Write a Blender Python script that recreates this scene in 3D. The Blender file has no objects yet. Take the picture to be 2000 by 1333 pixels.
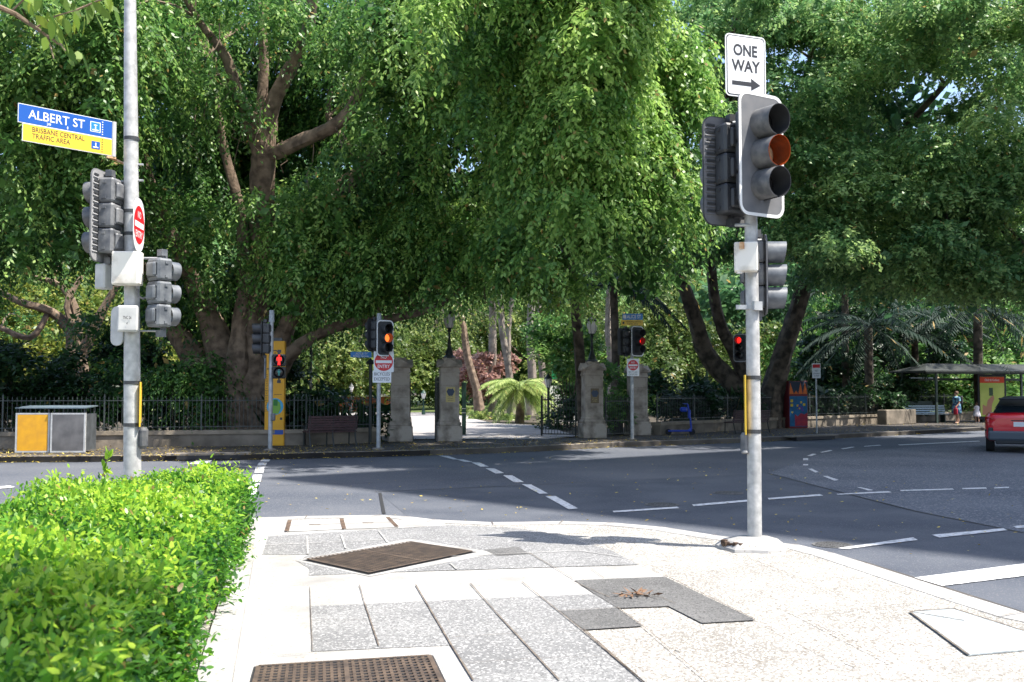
import bpy, math, random
import numpy as np
from mathutils import Vector, Matrix
R = math.radians
rnd = random.Random(7)
rng = np.random.default_rng(11)
SC = bpy.context.scene
COL = SC.collection

# ------------------------------------------------------------------ camera
F = 1944.0; CH = 1.70; PITCH = math.atan(99 / F)
cd = bpy.data.cameras.new('camera'); cam = bpy.data.objects.new('camera', cd); COL.objects.link(cam)
cd.sensor_width = 36; cd.lens = 36 * F / 2000; cd.clip_end = 3000; cd.clip_start = 0.05
cam.location = (0, 0, CH); cam.rotation_euler = (R(90) + PITCH, 0, 0)
cd.dof.use_dof = True; cd.dof.focus_distance = 13.5; cd.dof.aperture_fstop = 4.0
SC.camera = cam
# ------------------------------------------------------------------ sky and sun
SUN_EL = R(62); SUN_DIR = Vector((0.935, -0.355, 0)).normalized()      # horizontal direction towards the sun
w = bpy.data.worlds.new('World'); SC.world = w; w.use_nodes = True
nt = w.node_tree; bg = nt.nodes['Background']; sky = nt.nodes.new('ShaderNodeTexSky')
sky.sky_type = 'NISHITA'; sky.sun_disc = False; sky.sun_elevation = SUN_EL
sky.sun_rotation = math.atan2(SUN_DIR.x, SUN_DIR.y); sky.air_density = 1.0; sky.dust_density = 2.2; sky.ozone_density = 2.0
nt.links.new(sky.outputs[0], bg.inputs[0]); bg.inputs[1].default_value = 0.15
sl = bpy.data.lights.new('sun', 'SUN'); sl.energy = 5.0; sl.angle = R(0.5); sl.color = (1, 0.95, 0.87)
so = bpy.data.objects.new('sun', sl); COL.objects.link(so)
sv = Vector((SUN_DIR.x * math.cos(SUN_EL), SUN_DIR.y * math.cos(SUN_EL), math.sin(SUN_EL)))
so.rotation_euler = sv.to_track_quat('Z', 'Y').to_euler(); so.location = (20, -10, 40)
SC.view_settings.view_transform = 'Standard'; SC.view_settings.look = 'None'
SC.view_settings.exposure = 1.2; SC.view_settings.gamma = 1
SC.cycles.use_denoising = True
SC.cycles.max_bounces = 8; SC.cycles.transmission_bounces = 4; SC.cycles.diffuse_bounces = 4
SC.cycles.sample_clamp_indirect = 6

# ------------------------------------------------------------------ pixel -> place
def ray(px, py):
    x = (px - 1000) / F; y = (666.5 - py) / F
    c, s = math.cos(PITCH), math.sin(PITCH)
    return Vector((x, c - y * s, s + y * c))
def G(px, py, z=0.0):                      # point on the level z under a pixel
    r = ray(px, py); t = (z - CH) / r.z
    return Vector((r.x * t, r.y * t, z))
def at(px, py, Y):                         # point at distance Y
    r = ray(px, py); t = Y / r.y
    return Vector((r.x * t, Y, CH + r.z * t))
def prj(p):                                # place -> pixel
    c, s = math.cos(PITCH), math.sin(PITCH)
    x, y, z = p[0], p[1], p[2] - CH
    d = y * c + z * s; u = z * c - y * s
    return (1000 + F * x / d, 666.5 - F * u / d)

# ------------------------------------------------------------------ materials
M = {}
def mat(name, c1, c2=None, rough=0.7, metal=0.0, scale=3.0, bump=0.0, bscale=None, emit=0.0, spec=0.5,
        detail=5.0, lo=0.35, hi=0.65, alpha=None, speck=None, coat=0.0, trans=0.0):
    m = bpy.data.materials.new(name); m.use_nodes = True; n = m.node_tree.nodes; l = m.node_tree.links
    b = n['Principled BSDF']; b.inputs['Roughness'].default_value = rough; b.inputs['Metallic'].default_value = metal
    b.inputs['Specular IOR Level'].default_value = spec; b.inputs['Coat Weight'].default_value = coat
    b.inputs['Transmission Weight'].default_value = trans
    c1 = tuple(c1) + (1,); b.inputs['Base Color'].default_value = c1
    tc = n.new('ShaderNodeTexCoord')
    out = None
    if c2 is not None:
        nz = n.new('ShaderNodeTexNoise'); nz.inputs['Scale'].default_value = scale; nz.inputs['Detail'].default_value = detail
        l.new(tc.outputs['Object'], nz.inputs['Vector'])
        cr = n.new('ShaderNodeValToRGB'); cr.color_ramp.elements[0].position = lo; cr.color_ramp.elements[1].position = hi
        cr.color_ramp.elements[0].color = c1; cr.color_ramp.elements[1].color = tuple(c2) + (1,)
        l.new(nz.outputs['Fac'], cr.inputs['Fac']); out = cr.outputs['Color']
    if speck is not None:                  # speck = (scale, amount, colour)
        for (ss, th, sc_) in speck:
            vo = n.new('ShaderNodeTexVoronoi'); vo.inputs['Scale'].default_value = ss
            l.new(tc.outputs['Object'], vo.inputs['Vector'])
            wn = n.new('ShaderNodeMath'); wn.operation = 'LESS_THAN'
            sep = n.new('ShaderNodeSeparateColor'); l.new(vo.outputs['Color'], sep.inputs['Color'])
            l.new(sep.outputs[0], wn.inputs[0]); wn.inputs[1].default_value = th
            mx = n.new('ShaderNodeMix'); mx.data_type = 'RGBA'
            l.new(wn.outputs[0], mx.inputs[0])
            if out is None: mx.inputs[6].default_value = c1
            else: l.new(out, mx.inputs[6])
            mx.inputs[7].default_value = tuple(sc_) + (1,); out = mx.outputs[2]
    if out is not None: l.new(out, b.inputs['Base Color'])
    if emit:
        b.inputs['Emission Strength'].default_value = emit; b.inputs['Emission Color'].default_value = c1
    if bump:
        nb = n.new('ShaderNodeTexNoise'); nb.inputs['Scale'].default_value = bscale or scale * 4; nb.inputs['Detail'].default_value = 6
        l.new(tc.outputs['Object'], nb.inputs['Vector']); bp = n.new('ShaderNodeBump')
        bp.inputs['Strength'].default_value = bump; bp.inputs['Distance'].default_value = 0.02
        l.new(nb.outputs['Fac'], bp.inputs['Height']); l.new(bp.outputs[0], b.inputs['Normal'])
    M[name] = m
    return m
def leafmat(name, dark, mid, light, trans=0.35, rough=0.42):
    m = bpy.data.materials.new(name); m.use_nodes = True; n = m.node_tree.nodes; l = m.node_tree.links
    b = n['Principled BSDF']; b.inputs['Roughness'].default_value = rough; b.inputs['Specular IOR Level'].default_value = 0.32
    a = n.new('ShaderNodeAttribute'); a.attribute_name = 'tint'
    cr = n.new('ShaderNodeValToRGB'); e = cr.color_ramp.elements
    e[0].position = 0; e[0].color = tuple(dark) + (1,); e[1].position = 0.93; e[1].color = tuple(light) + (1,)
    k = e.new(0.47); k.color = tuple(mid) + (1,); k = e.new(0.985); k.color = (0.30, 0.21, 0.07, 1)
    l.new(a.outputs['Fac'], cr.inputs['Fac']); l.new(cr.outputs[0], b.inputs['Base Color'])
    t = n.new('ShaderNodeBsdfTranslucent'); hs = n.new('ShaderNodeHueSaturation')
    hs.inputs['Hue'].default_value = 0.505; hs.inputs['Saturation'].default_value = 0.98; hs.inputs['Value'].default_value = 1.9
    l.new(cr.outputs[0], hs.inputs['Color']); l.new(hs.outputs[0], t.inputs['Color'])
    mx = n.new('ShaderNodeMixShader'); mx.inputs[0].default_value = trans
    l.new(b.outputs[0], mx.inputs[1]); l.new(t.outputs[0], mx.inputs[2]); l.new(mx.outputs[0], n['Material Output'].inputs[0])
    M[name] = m
    return m

mat('asphalt', (0.053, 0.062, 0.082), (0.098, 0.105, 0.122), rough=0.85, scale=0.28, detail=12, bump=0.5, bscale=90, speck=[(70, 0.10, (0.15, 0.15, 0.155))])
mat('asphalt_new', (0.046, 0.054, 0.073), (0.080, 0.088, 0.106), rough=0.8, scale=0.9, detail=12, bump=0.4, bscale=100, speck=[(80, 0.07, (0.12, 0.12, 0.13))])
mat('asphalt_coarse', (0.062, 0.072, 0.094), (0.105, 0.116, 0.138), rough=0.85, scale=0.5, detail=8, bump=0.6, bscale=60, speck=[(45, 0.16, (0.22, 0.225, 0.24))])
mat('path_asphalt', (0.035, 0.032, 0.03), (0.075, 0.066, 0.058), rough=0.9, scale=1.1, detail=8, bump=0.5, bscale=60)
mat('soil', (0.03, 0.024, 0.016), (0.06, 0.045, 0.028), rough=0.95, scale=1.2, bump=0.6)
mat('lawn', (0.05, 0.085, 0.02), (0.11, 0.14, 0.035), rough=0.9, scale=1.5, bump=0.6)
mat('park_path', (0.24, 0.225, 0.215), (0.33, 0.31, 0.30), rough=0.9, scale=2)
mat('aggregate', (0.20, 0.190, 0.174), (0.295, 0.282, 0.262), rough=0.9, scale=1.2, detail=12, bump=0.4, bscale=120,
    speck=[(75, 0.20, (0.15, 0.133, 0.11)), (90, 0.22, (0.50, 0.475, 0.43))])
mat('concrete', (0.22, 0.213, 0.20), (0.37, 0.36, 0.345), rough=0.9, scale=1.7, detail=14, lo=.3, hi=.6, bump=0.2, bscale=60, speck=[(70, 0.03, (0.22, 0.20, 0.17))])
mat('paver', (0.15, 0.15, 0.15), (0.205, 0.205, 0.202), rough=0.85, scale=1.4, detail=6, bump=0.3, bscale=110,
    speck=[(105, 0.22, (0.10, 0.10, 0.10)), (80, 0.16, (0.33, 0.325, 0.32))])
mat('paver_dark', (0.082, 0.081, 0.079), (0.12, 0.118, 0.115), rough=0.85, scale=2, bump=0.3, bscale=110,
    speck=[(110, 0.14, (0.16, 0.155, 0.15)), (90, 0.15, (0.045, 0.043, 0.042))])
mat('lid_concrete', (0.235, 0.26, 0.27), (0.31, 0.335, 0.345), rough=0.85, scale=7, detail=8, speck=[(60, 0.2, (0.36, 0.40, 0.42))])
mat('joint', (0.07, 0.055, 0.045), (0.17, 0.14, 0.11), rough=1, scale=9)
mat('joint_brown', (0.045, 0.028, 0.02), (0.13, 0.085, 0.055), rough=1, scale=12)
mat('tar', (0.02, 0.02, 0.022), rough=0.7)
mat('kerb_dark', (0.16, 0.14, 0.115), (0.26, 0.225, 0.19), rough=0.9, scale=1.5, bump=0.3)
mat('line_paint', (0.30, 0.31, 0.32), (0.62, 0.62, 0.62), rough=0.75, scale=14, detail=12, lo=.36, hi=.5)
mat('iron', (0.060, 0.044, 0.034), (0.12, 0.085, 0.06), rough=0.7, metal=0.2, scale=9)
mat('galv', (0.30, 0.31, 0.315), (0.46, 0.47, 0.47), rough=0.5, metal=0.35, scale=7, detail=8, bump=0.08, bscale=60)
mat('galv_big', (0.33, 0.33, 0.325), (0.52, 0.515, 0.50), rough=0.55, metal=0.25, scale=11, detail=8, bump=0.12, bscale=40)
mat('black_plastic', (0.028, 0.030, 0.034), (0.045, 0.047, 0.05), rough=0.45, scale=5)
mat('grey_plastic', (0.07, 0.075, 0.085), (0.17, 0.172, 0.175), rough=0.55, detail=10, scale=8)
mat('board_back', (0.24, 0.24, 0.245), (0.33, 0.33, 0.335), rough=0.6, scale=8)
mat('board_front', (0.10, 0.105, 0.115), (0.15, 0.15, 0.155), rough=0.6, scale=5)
mat('clear_grey', (0.07, 0.078, 0.09), (0.16, 0.17, 0.18), rough=0.4, detail=10, scale=8)
mat('visor_grey', (0.06, 0.063, 0.07), (0.15, 0.148, 0.145), rough=0.5, scale=9, detail=8)
mat('white_paint', (0.72, 0.72, 0.70), (0.80, 0.80, 0.78), rough=0.5, scale=4)
mat('box_white', (0.50, 0.46, 0.39), (0.72, 0.69, 0.62), rough=0.6, detail=10, scale=6, lo=.3, hi=.5)
mat('rust', (0.35, 0.16, 0.06), (0.6, 0.42, 0.25), rough=0.8, scale=20)
mat('box_grey', (0.38, 0.385, 0.38), (0.5, 0.5, 0.49), rough=0.6, scale=6)
mat('sign_white', (0.74, 0.75, 0.75), rough=0.4)
mat('sign_blue', (0.012, 0.085, 0.36), rough=0.35)
mat('sign_blue_light', (0.02, 0.20, 0.55), rough=0.35)
mat('sign_yellow', (0.78, 0.50, 0.04), rough=0.4)
mat('sign_red', (0.55, 0.012, 0.02), rough=0.4)
mat('ink', (0.02, 0.022, 0.028), rough=0.5)
mat('pylon_yellow', (0.72, 0.36, 0.01), (0.66, 0.31, 0.012), rough=0.5, scale=2)
mat('map_green', (0.18, 0.36, 0.05), rough=0.6); mat('map_dark_green', (0.03, 0.17, 0.03), rough=0.6)
mat('pylon_blue', (0.015, 0.07, 0.30), rough=0.5); mat('pylon_cyan', (0.06, 0.35, 0.55), rough=0.5)
mat('stone', (0.20, 0.165, 0.13), (0.44, 0.375, 0.31), rough=0.9, scale=2.6, detail=12, bump=0.5, bscale=18, lo=0.36, hi=0.56)
mat('stone_dark', (0.10, 0.085, 0.065), (0.24, 0.20, 0.155), rough=0.95, scale=1.6, detail=9, bump=0.6, bscale=10)
mat('stone_cap', (0.20, 0.165, 0.12), (0.30, 0.25, 0.19), rough=0.95, scale=2.5, detail=9, bump=0.4, bscale=14)
mat('wrought', (0.014, 0.018, 0.017), (0.028, 0.034, 0.031), rough=0.5, scale=6)
mat('fence_paint', (0.030, 0.038, 0.036), (0.075, 0.085, 0.08), rough=0.5, scale=5)
mat('lamp_glass', (0.85, 0.82, 0.80), rough=0.4)
mat('plaque_gold', (0.55, 0.44, 0.17), rough=0.5); mat('plaque_bronze', (0.16, 0.11, 0.05), rough=0.5)
mat('crest_blue', (0.03, 0.05, 0.09), rough=0.5)
mat('bench_wood', (0.045, 0.021, 0.022), (0.075, 0.033, 0.034), rough=0.6, scale=9)
mat('bin_yellow', (0.72, 0.36, 0.012), (0.60, 0.29, 0.02), rough=0.45, scale=5, detail=9)
mat('bin_steel', (0.12, 0.115, 0.115), (0.20, 0.19, 0.185), rough=0.45, metal=0.4, scale=3, detail=9)
mat('bin_dark', (0.055, 0.06, 0.065), (0.09, 0.10, 0.11), rough=0.5, scale=5)
mat('bin_top', (0.12, 0.165, 0.19), (0.17, 0.21, 0.23), rough=0.4, metal=0.3, scale=4)
mat('bark', (0.090, 0.062, 0.042), (0.23, 0.165, 0.115), rough=0.9, scale=4, detail=12, bump=1.0, bscale=14, lo=0.36, hi=0.64)
mat('bark_dark', (0.045, 0.036, 0.028), (0.15, 0.118, 0.09), rough=0.95, scale=3.5, detail=12, bump=1.0, bscale=13, lo=.38, hi=.62)
mat('bark_pale', (0.17, 0.14, 0.115), (0.30, 0.255, 0.215), rough=0.9, scale=3, detail=8, bump=0.4, bscale=12)
mat('car_red', (0.62, 0.004, 0.02), rough=0.3, coat=1.0, metal=0.15)
mat('car_black', (0.018, 0.020, 0.024), rough=0.5); mat('car_glass', (0.012, 0.018, 0.022), rough=0.06)
mat('car_grey', (0.075, 0.09, 0.11), rough=0.5); mat('tyre', (0.018, 0.018, 0.02), rough=0.85)
mat('rim', (0.35, 0.35, 0.37), rough=0.35, metal=0.8); mat('tail_red', (0.40, 0.005, 0.008), rough=0.15)
mat('roof_green', (0.020, 0.024, 0.021), (0.033, 0.038, 0.034), rough=0.6, scale=4)
mat('shelter_green', (0.035, 0.055, 0.045), rough=0.5)
mat('skin', (0.50, 0.29, 0.20), rough=0.6); mat('hair_brown', (0.10, 0.055, 0.03), rough=0.7)
mat('dress_blue', (0.025, 0.055, 0.16), (0.16, 0.36, 0.42), rough=0.9, scale=9, lo=0.48, hi=0.56)
mat('dress_white', (0.62, 0.60, 0.66), rough=0.9); mat('bag_red', (0.38, 0.012, 0.03), rough=0.7); mat('pack_black', (0.02, 0.02, 0.025), rough=0.8)
mat('ad_green', (0.42, 0.52, 0.10), (0.55, 0.62, 0.16), rough=0.4, scale=1.5, emit=0.0); mat('ad_red', (0.70, 0.07, 0.02), rough=0.4)
mat('ad_dark', (0.05, 0.10, 0.05), rough=0.4); mat('ad_skin', (0.45, 0.22, 0.14), rough=0.5)
mat('cab_blue', (0.01, 0.16, 0.36), (0.01, 0.10, 0.24), rough=0.6, scale=4); mat('cab_orange', (0.75, 0.17, 0.03), rough=0.6)
mat('cab_navy', (0.015, 0.03, 0.06), rough=0.6); mat('cab_red', (0.48, 0.03, 0.05), (0.30, 0.02, 0.06), rough=0.6, scale=6)
mat('cab_yellow', (0.75, 0.55, 0.04), rough=0.6); mat('cab_side', (0.22, 0.03, 0.04), rough=0.7); mat('cab_purple', (0.10, 0.06, 0.35), rough=0.6)
mat('scooter_blue', (0.01, 0.05, 0.38), rough=0.4); mat('slat_blue', (0.42, 0.55, 0.65), rough=0.4)
mat('green_post', (0.012, 0.045, 0.03), rough=0.5); mat('banner_green', (0.01, 0.25, 0.09), rough=0.6)
mat('poster_lime', (0.32, 0.62, 0.06), rough=0.6)
mat('facade', (0.42, 0.41, 0.39), (0.48, 0.47, 0.45), rough=0.8, scale=0.5); mat('facade_glass', (0.04, 0.06, 0.08), rough=0.1)
mat('lens_off', (0.02, 0.018, 0.018), rough=0.12); mat('visor_amber_glow', (0.26, 0.045, 0.008), (0.16, 0.03, 0.008), rough=0.25, scale=14)  # amber glow as plain colour for a visor's inside
mat('lens_amber', (1.0, 0.17, 0.03), rough=0.3, emit=0.9); mat('lens_red', (1.0, 0.02, 0.015), rough=0.3, emit=0.75)
mat('lens_teal', (0.01, 0.16, 0.16), rough=0.3, emit=0.2)
mat('dry_leaf', (0.16, 0.09, 0.05), rough=0.8); mat('orange_brick', (0.45, 0.12, 0.06), rough=0.8)
mat('cable', (0.12, 0.12, 0.12), rough=0.6)
leafmat('leaf_fig', (0.022, 0.070, 0.018), (0.085, 0.185, 0.038), (0.24, 0.35, 0.08))
leafmat('leaf_fig_bright', (0.036, 0.095, 0.025), (0.12, 0.24, 0.05), (0.30, 0.43, 0.10), trans=0.38)
leafmat('leaf_blue', (0.042, 0.11, 0.045), (0.13, 0.25, 0.085), (0.31, 0.42, 0.14))
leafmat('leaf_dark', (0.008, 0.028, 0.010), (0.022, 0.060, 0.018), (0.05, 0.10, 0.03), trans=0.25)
leafmat('leaf_sun', (0.028, 0.058, 0.015), (0.085, 0.13, 0.03), (0.24, 0.28, 0.07), trans=0.4)
leafmat('leaf_hedge', (0.018, 0.080, 0.012), (0.10, 0.25, 0.020), (0.34, 0.48, 0.04), trans=0.4, rough=0.36)
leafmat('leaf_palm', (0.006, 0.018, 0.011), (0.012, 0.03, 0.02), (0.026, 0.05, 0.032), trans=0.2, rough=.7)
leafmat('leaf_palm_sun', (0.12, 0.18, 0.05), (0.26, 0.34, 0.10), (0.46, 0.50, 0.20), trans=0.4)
leafmat('leaf_street', (0.06, 0.12, 0.02), (0.16, 0.24, 0.03), (0.38, 0.42, 0.05), trans=0.45)
leafmat('leaf_pink', (0.16, 0.085, 0.065), (0.34, 0.19, 0.16), (0.50, 0.34, 0.29), trans=0.3)
leafmat('leaf_yellow', (0.30, 0.22, 0.03), (0.50, 0.36, 0.05), (0.62, 0.52, 0.12), trans=0.1, rough=0.8)
leafmat('leaf_autumn', (0.05, 0.09, 0.018), (0.13, 0.18, 0.03), (0.30, 0.29, 0.05), trans=0.4)
leafmat('litter', (0.07, 0.045, 0.02), (0.16, 0.11, 0.04), (0.42, 0.32, 0.08), trans=0.05, rough=0.9)

# ------------------------------------------------------------------ builders
class MB:
    def __init__(s): s.v = []; s.f = []; s.m = []
    def raw(s, vs, fs, mi=0):
        k = len(s.v); s.v += [tuple(p) for p in vs]; s.f += [tuple(i + k for i in f) for f in fs]; s.m += [mi] * len(fs); return s
    def box(s, c, d, rz=0, mi=0, tilt=None):
        c = Vector(c); q = Matrix.Rotation(rz, 3, 'Z')
        if tilt: q = q @ Matrix.Rotation(tilt, 3, 'X')
        vs = [c + q @ Vector((x * d[0] / 2, y * d[1] / 2, z * d[2] / 2)) for z in (-1, 1) for x, y in ((-1, -1), (1, -1), (1, 1), (-1, 1))]
        return s.raw(vs, [(3, 2, 1, 0), (4, 5, 6, 7), (0, 1, 5, 4), (1, 2, 6, 5), (2, 3, 7, 6), (3, 0, 4, 7)], mi)
    def rbox(s, c, d, r=0.02, rz=0, mi=0):    # box with chamfered upright edges and top
        hx, hy, hz = d[0] / 2, d[1] / 2, d[2] / 2
        def ring(e, z): return [(hx - e, -hy + r), (hx - e, hy - r), (hx - r, hy - e), (-hx + r, hy - e), (-hx + e, hy - r), (-hx + e, -hy + r), (-hx + r, -hy + e), (hx - r, -hy + e)], z
        q = Matrix.Rotation(rz, 3, 'Z'); c = Vector(c); vs = []
        for e, z in ((r * .6, -hz), (0, -hz + r), (0, hz - r), (r * .6, hz)):
            pts, zz = ring(e, z); vs += [c + q @ Vector((x, y, zz)) for x, y in pts]
        fs = [tuple(range(7, -1, -1)), tuple(range(24, 32))]
        for k in range(3):
            for i in range(8): fs.append((k * 8 + i, k * 8 + (i + 1) % 8, (k + 1) * 8 + (i + 1) % 8, (k + 1) * 8 + i))
        return s.raw(vs, fs, mi)
    def tube(s, pts, rad, n=8, mi=0, cap=True, wob=0.0):
        pts = [Vector(p) for p in pts]
        if not hasattr(rad, '__len__'): rad = [rad] * len(pts)
        vs = []; up = Vector((0, 0, 1)); N = len(pts); ref = None
        for i, p in enumerate(pts):
            t = (pts[min(i + 1, N - 1)] - pts[max(i - 1, 0)]).normalized()
            if ref is None: ref = t.orthogonal().normalized()
            a = (ref - t * ref.dot(t)).normalized(); b = t.cross(a); ref = a
            for k in range(n):
                th = 2 * math.pi * k / n
                rr = rad[i] * (1 + wob * (math.sin(3 * th + i * .7) * .5 + rnd.uniform(-.5, .5)))
                vs.append(p + (a * math.cos(th) + b * math.sin(th)) * rr)
        fs = [(i * n + k, i * n + (k + 1) % n, (i + 1) * n + (k + 1) % n, (i + 1) * n + k) for i in range(N - 1) for k in range(n)]
        if cap: fs += [tuple(range(n - 1, -1, -1)), tuple((N - 1) * n + k for k in range(n))]
        return s.raw(vs, fs, mi)
    def lathe(s, prof, c=(0, 0, 0), n=16, mi=0, sx=1, sy=1):
        c = Vector(c); vs = [c + Vector((r * sx * math.cos(2 * math.pi * k / n), r * sy * math.sin(2 * math.pi * k / n), z)) for r, z in prof for k in range(n)]
        N = len(prof); fs = [(i * n + k, i * n + (k + 1) % n, (i + 1) * n + (k + 1) % n, (i + 1) * n + k) for i in range(N - 1) for k in range(n)]
        return s.raw(vs, fs + [tuple(range(n - 1, -1, -1)), tuple((N - 1) * n + k for k in range(n))], mi)
    def prism(s, poly, z0, z1, mi=0, skip_bottom=False):
        n = len(poly); a = sum(poly[i][0] * poly[(i + 1) % n][1] - poly[(i + 1) % n][0] * poly[i][1] for i in range(n))
        if a < 0: poly = poly[::-1]
        vs = [(p[0], p[1], z0) for p in poly] + [(p[0], p[1], z1) for p in poly]
        fs = [tuple(range(n, 2 * n))] + [(i, (i + 1) % n, n + (i + 1) % n, n + i) for i in range(n)]
        if not skip_bottom: fs.append(tuple(range(n - 1, -1, -1)))
        return s.raw(vs, fs, mi)
    def plate(s, outline, y0, y1, mi=0, T=None):      # outline in x,z; thickness along y
        n = len(outline); vs = [Vector((x, y, z)) for y in (y0, y1) for x, z in outline]
        if T is not None: vs = [T @ v for v in vs]
        fs = [tuple(range(n)), tuple(range(2 * n - 1, n - 1, -1))] + [(i, n + i, n + (i + 1) % n, (i + 1) % n) for i in range(n)]
        return s.raw(vs, fs, mi)
    def sheet(s, pts, z, mi=0):
        n = len(pts); a = sum(pts[i][0] * pts[(i + 1) % n][1] - pts[(i + 1) % n][0] * pts[i][1] for i in range(n))
        if a < 0: pts = pts[::-1]
        return s.raw([(p[0], p[1], z) for p in pts], [tuple(range(n))], mi)
    def strip(s, a, b, wd, z, mi=0):
        a, b = Vector(a).xy, Vector(b).xy; d = (b - a).normalized(); q = Vector((-d.y, d.x)) * wd / 2
        return s.sheet([a - q, b - q, b + q, a + q], z, mi)
    def xf(s, T): s.v = [tuple(T @ Vector(p)) for p in s.v]; return s
    def build(s, name, mats, parent=None, smooth=False, loc=None):
        me = bpy.data.meshes.new(name); me.from_pydata(s.v, [], s.f)
        if not isinstance(mats, (list, tuple)): mats = [mats]
        for m in mats: me.materials.append(M[m])
        if len(mats) > 1: me.polygons.foreach_set('material_index', s.m)
        if smooth:
            me.polygons.foreach_set('use_smooth', [True] * len(me.polygons))
            try: me.set_sharp_from_angle(angle=R(38))
            except Exception: pass
        me.update()
        o = bpy.data.objects.new(name, me); COL.objects.link(o)
        if parent is not None: o.parent = parent
        if loc is not None: o.location = loc
        return o
def rrect(w, h, r, n=5, cx=0, cz=0):
    o = []
    for sx, sz, a0 in ((1, 1, 0), (-1, 1, 90), (-1, -1, 180), (1, -1, 270)):
        for k in range(n + 1):
            a = R(a0 + 90 * k / n); o.append((cx + sx * (w / 2 - r) + r * math.cos(a), cz + sz * (h / 2 - r) + r * math.sin(a)))
    return o
def circ(r, n=32, cx=0, cz=0): return [(cx + r * math.cos(2 * math.pi * k / n), cz + r * math.sin(2 * math.pi * k / n)) for k in range(n)]
def tag(o, label=None, cat=None, group=None, kind=None):
    if label: o['label'] = label
    if cat: o['category'] = cat
    if group: o['group'] = group
    if kind: o['kind'] = kind
    return o
def thing(name, label, cat, loc=(0, 0, 0), rz=0, group=None):
    o = bpy.data.objects.new(name, None); COL.objects.link(o); o.location = loc; o.rotation_euler = (0, 0, rz)
    o.empty_display_size = 0.2
    return tag(o, label, cat, group)
def struct(name, mb, mats): return tag(mb.build(name, mats), kind='structure')
KIDS = {}
def copy_tree(o, parent=None):
    c = o.copy(); COL.objects.link(c); c.parent = parent
    for ch in [x for x in COL.objects if x.parent == o]: copy_tree(ch, c)
    return c
_tx = {}
def text_geo(s, bold=0.012):
    if (s, bold) in _tx: return _tx[(s, bold)]
    cu = bpy.data.curves.new('t', 'FONT'); cu.body = s; cu.offset = bold; cu.resolution_u = 3
    ob = bpy.data.objects.new('t', cu); COL.objects.link(ob)
    bpy.context.view_layer.update()
    me = bpy.data.meshes.new_from_object(ob.evaluated_get(bpy.context.evaluated_depsgraph_get()))
    vs = [(v.co.x, v.co.y) for v in me.vertices]; fs = [tuple(p.vertices) for p in me.polygons]
    bpy.data.objects.remove(ob); bpy.data.curves.remove(cu); bpy.data.meshes.remove(me)
    x0, x1 = min(v[0] for v in vs), max(v[0] for v in vs); y0, y1 = min(v[1] for v in vs), max(v[1] for v in vs)
    vs = [((v[0] - x0) / (x1 - x0) - .5, (v[1] - y0) / (y1 - y0) - .5) for v in vs]
    _tx[(s, bold)] = (vs, fs); return vs, fs
def text(mb, s, cx, cz, wd, ht, y=-0.006, mi=0, bold=0.012, ang=0):
    vs, fs = text_geo(s, bold); ca, sa = math.cos(ang), math.sin(ang)
    pts = []
    for v in vs:
        x, z = v[0] * wd, v[1] * ht
        pts.append((cx + x * ca - z * sa, y, cz + x * sa + z * ca))
    mb.raw(pts, fs, mi)

# leaf clouds ------------------------------------------------------
def nrm(a): return a / np.maximum(np.linalg.norm(a, axis=-1, keepdims=True), 1e-9)
def leaf_mesh(name, m, P, D, Nn, L, W, tint, parent=None, hexa=False):
    D = nrm(D); S = nrm(np.cross(D, Nn)); n = len(P); L = np.asarray(L).reshape(-1, 1) * np.ones((n, 1)); W = np.asarray(W).reshape(-1, 1) * np.ones((n, 1))
    up = nrm(np.cross(S, D))
    if hexa:
        k = 6; V = np.stack([P, P + D * L * .3 + S * W * .46, P + D * L * .68 + S * W * .38, P + D * L - up * L * .10, P + D * L * .68 - S * W * .38, P + D * L * .3 - S * W * .46], 1)
    else:
        k = 4; V = np.stack([P, P + D * L * .45 + S * W * .5, P + D * L, P + D * L * .45 - S * W * .5], 1)
    me = bpy.data.meshes.new(name); V = V.reshape(-1, 3).astype(np.float32)
    me.vertices.add(n * k); me.vertices.foreach_set('co', V.ravel())
    me.loops.add(n * k); me.loops.foreach_set('vertex_index', np.arange(n * k, dtype=np.int32))
    me.polygons.add(n); me.polygons.foreach_set('loop_start', np.arange(0, n * k, k, dtype=np.int32))
    me.update(calc_edges=True)
    a = me.attributes.new('tint', 'FLOAT', 'FACE'); a.data.foreach_set('value', np.where(rng.random(n) < .014, 1.0, np.clip(tint, 0, 1) * .93).astype(np.float32))
    me.materials.append(M[m]); o = bpy.data.objects.new(name, me); COL.objects.link(o)
    if parent is not None: o.parent = parent
    return o
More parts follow.
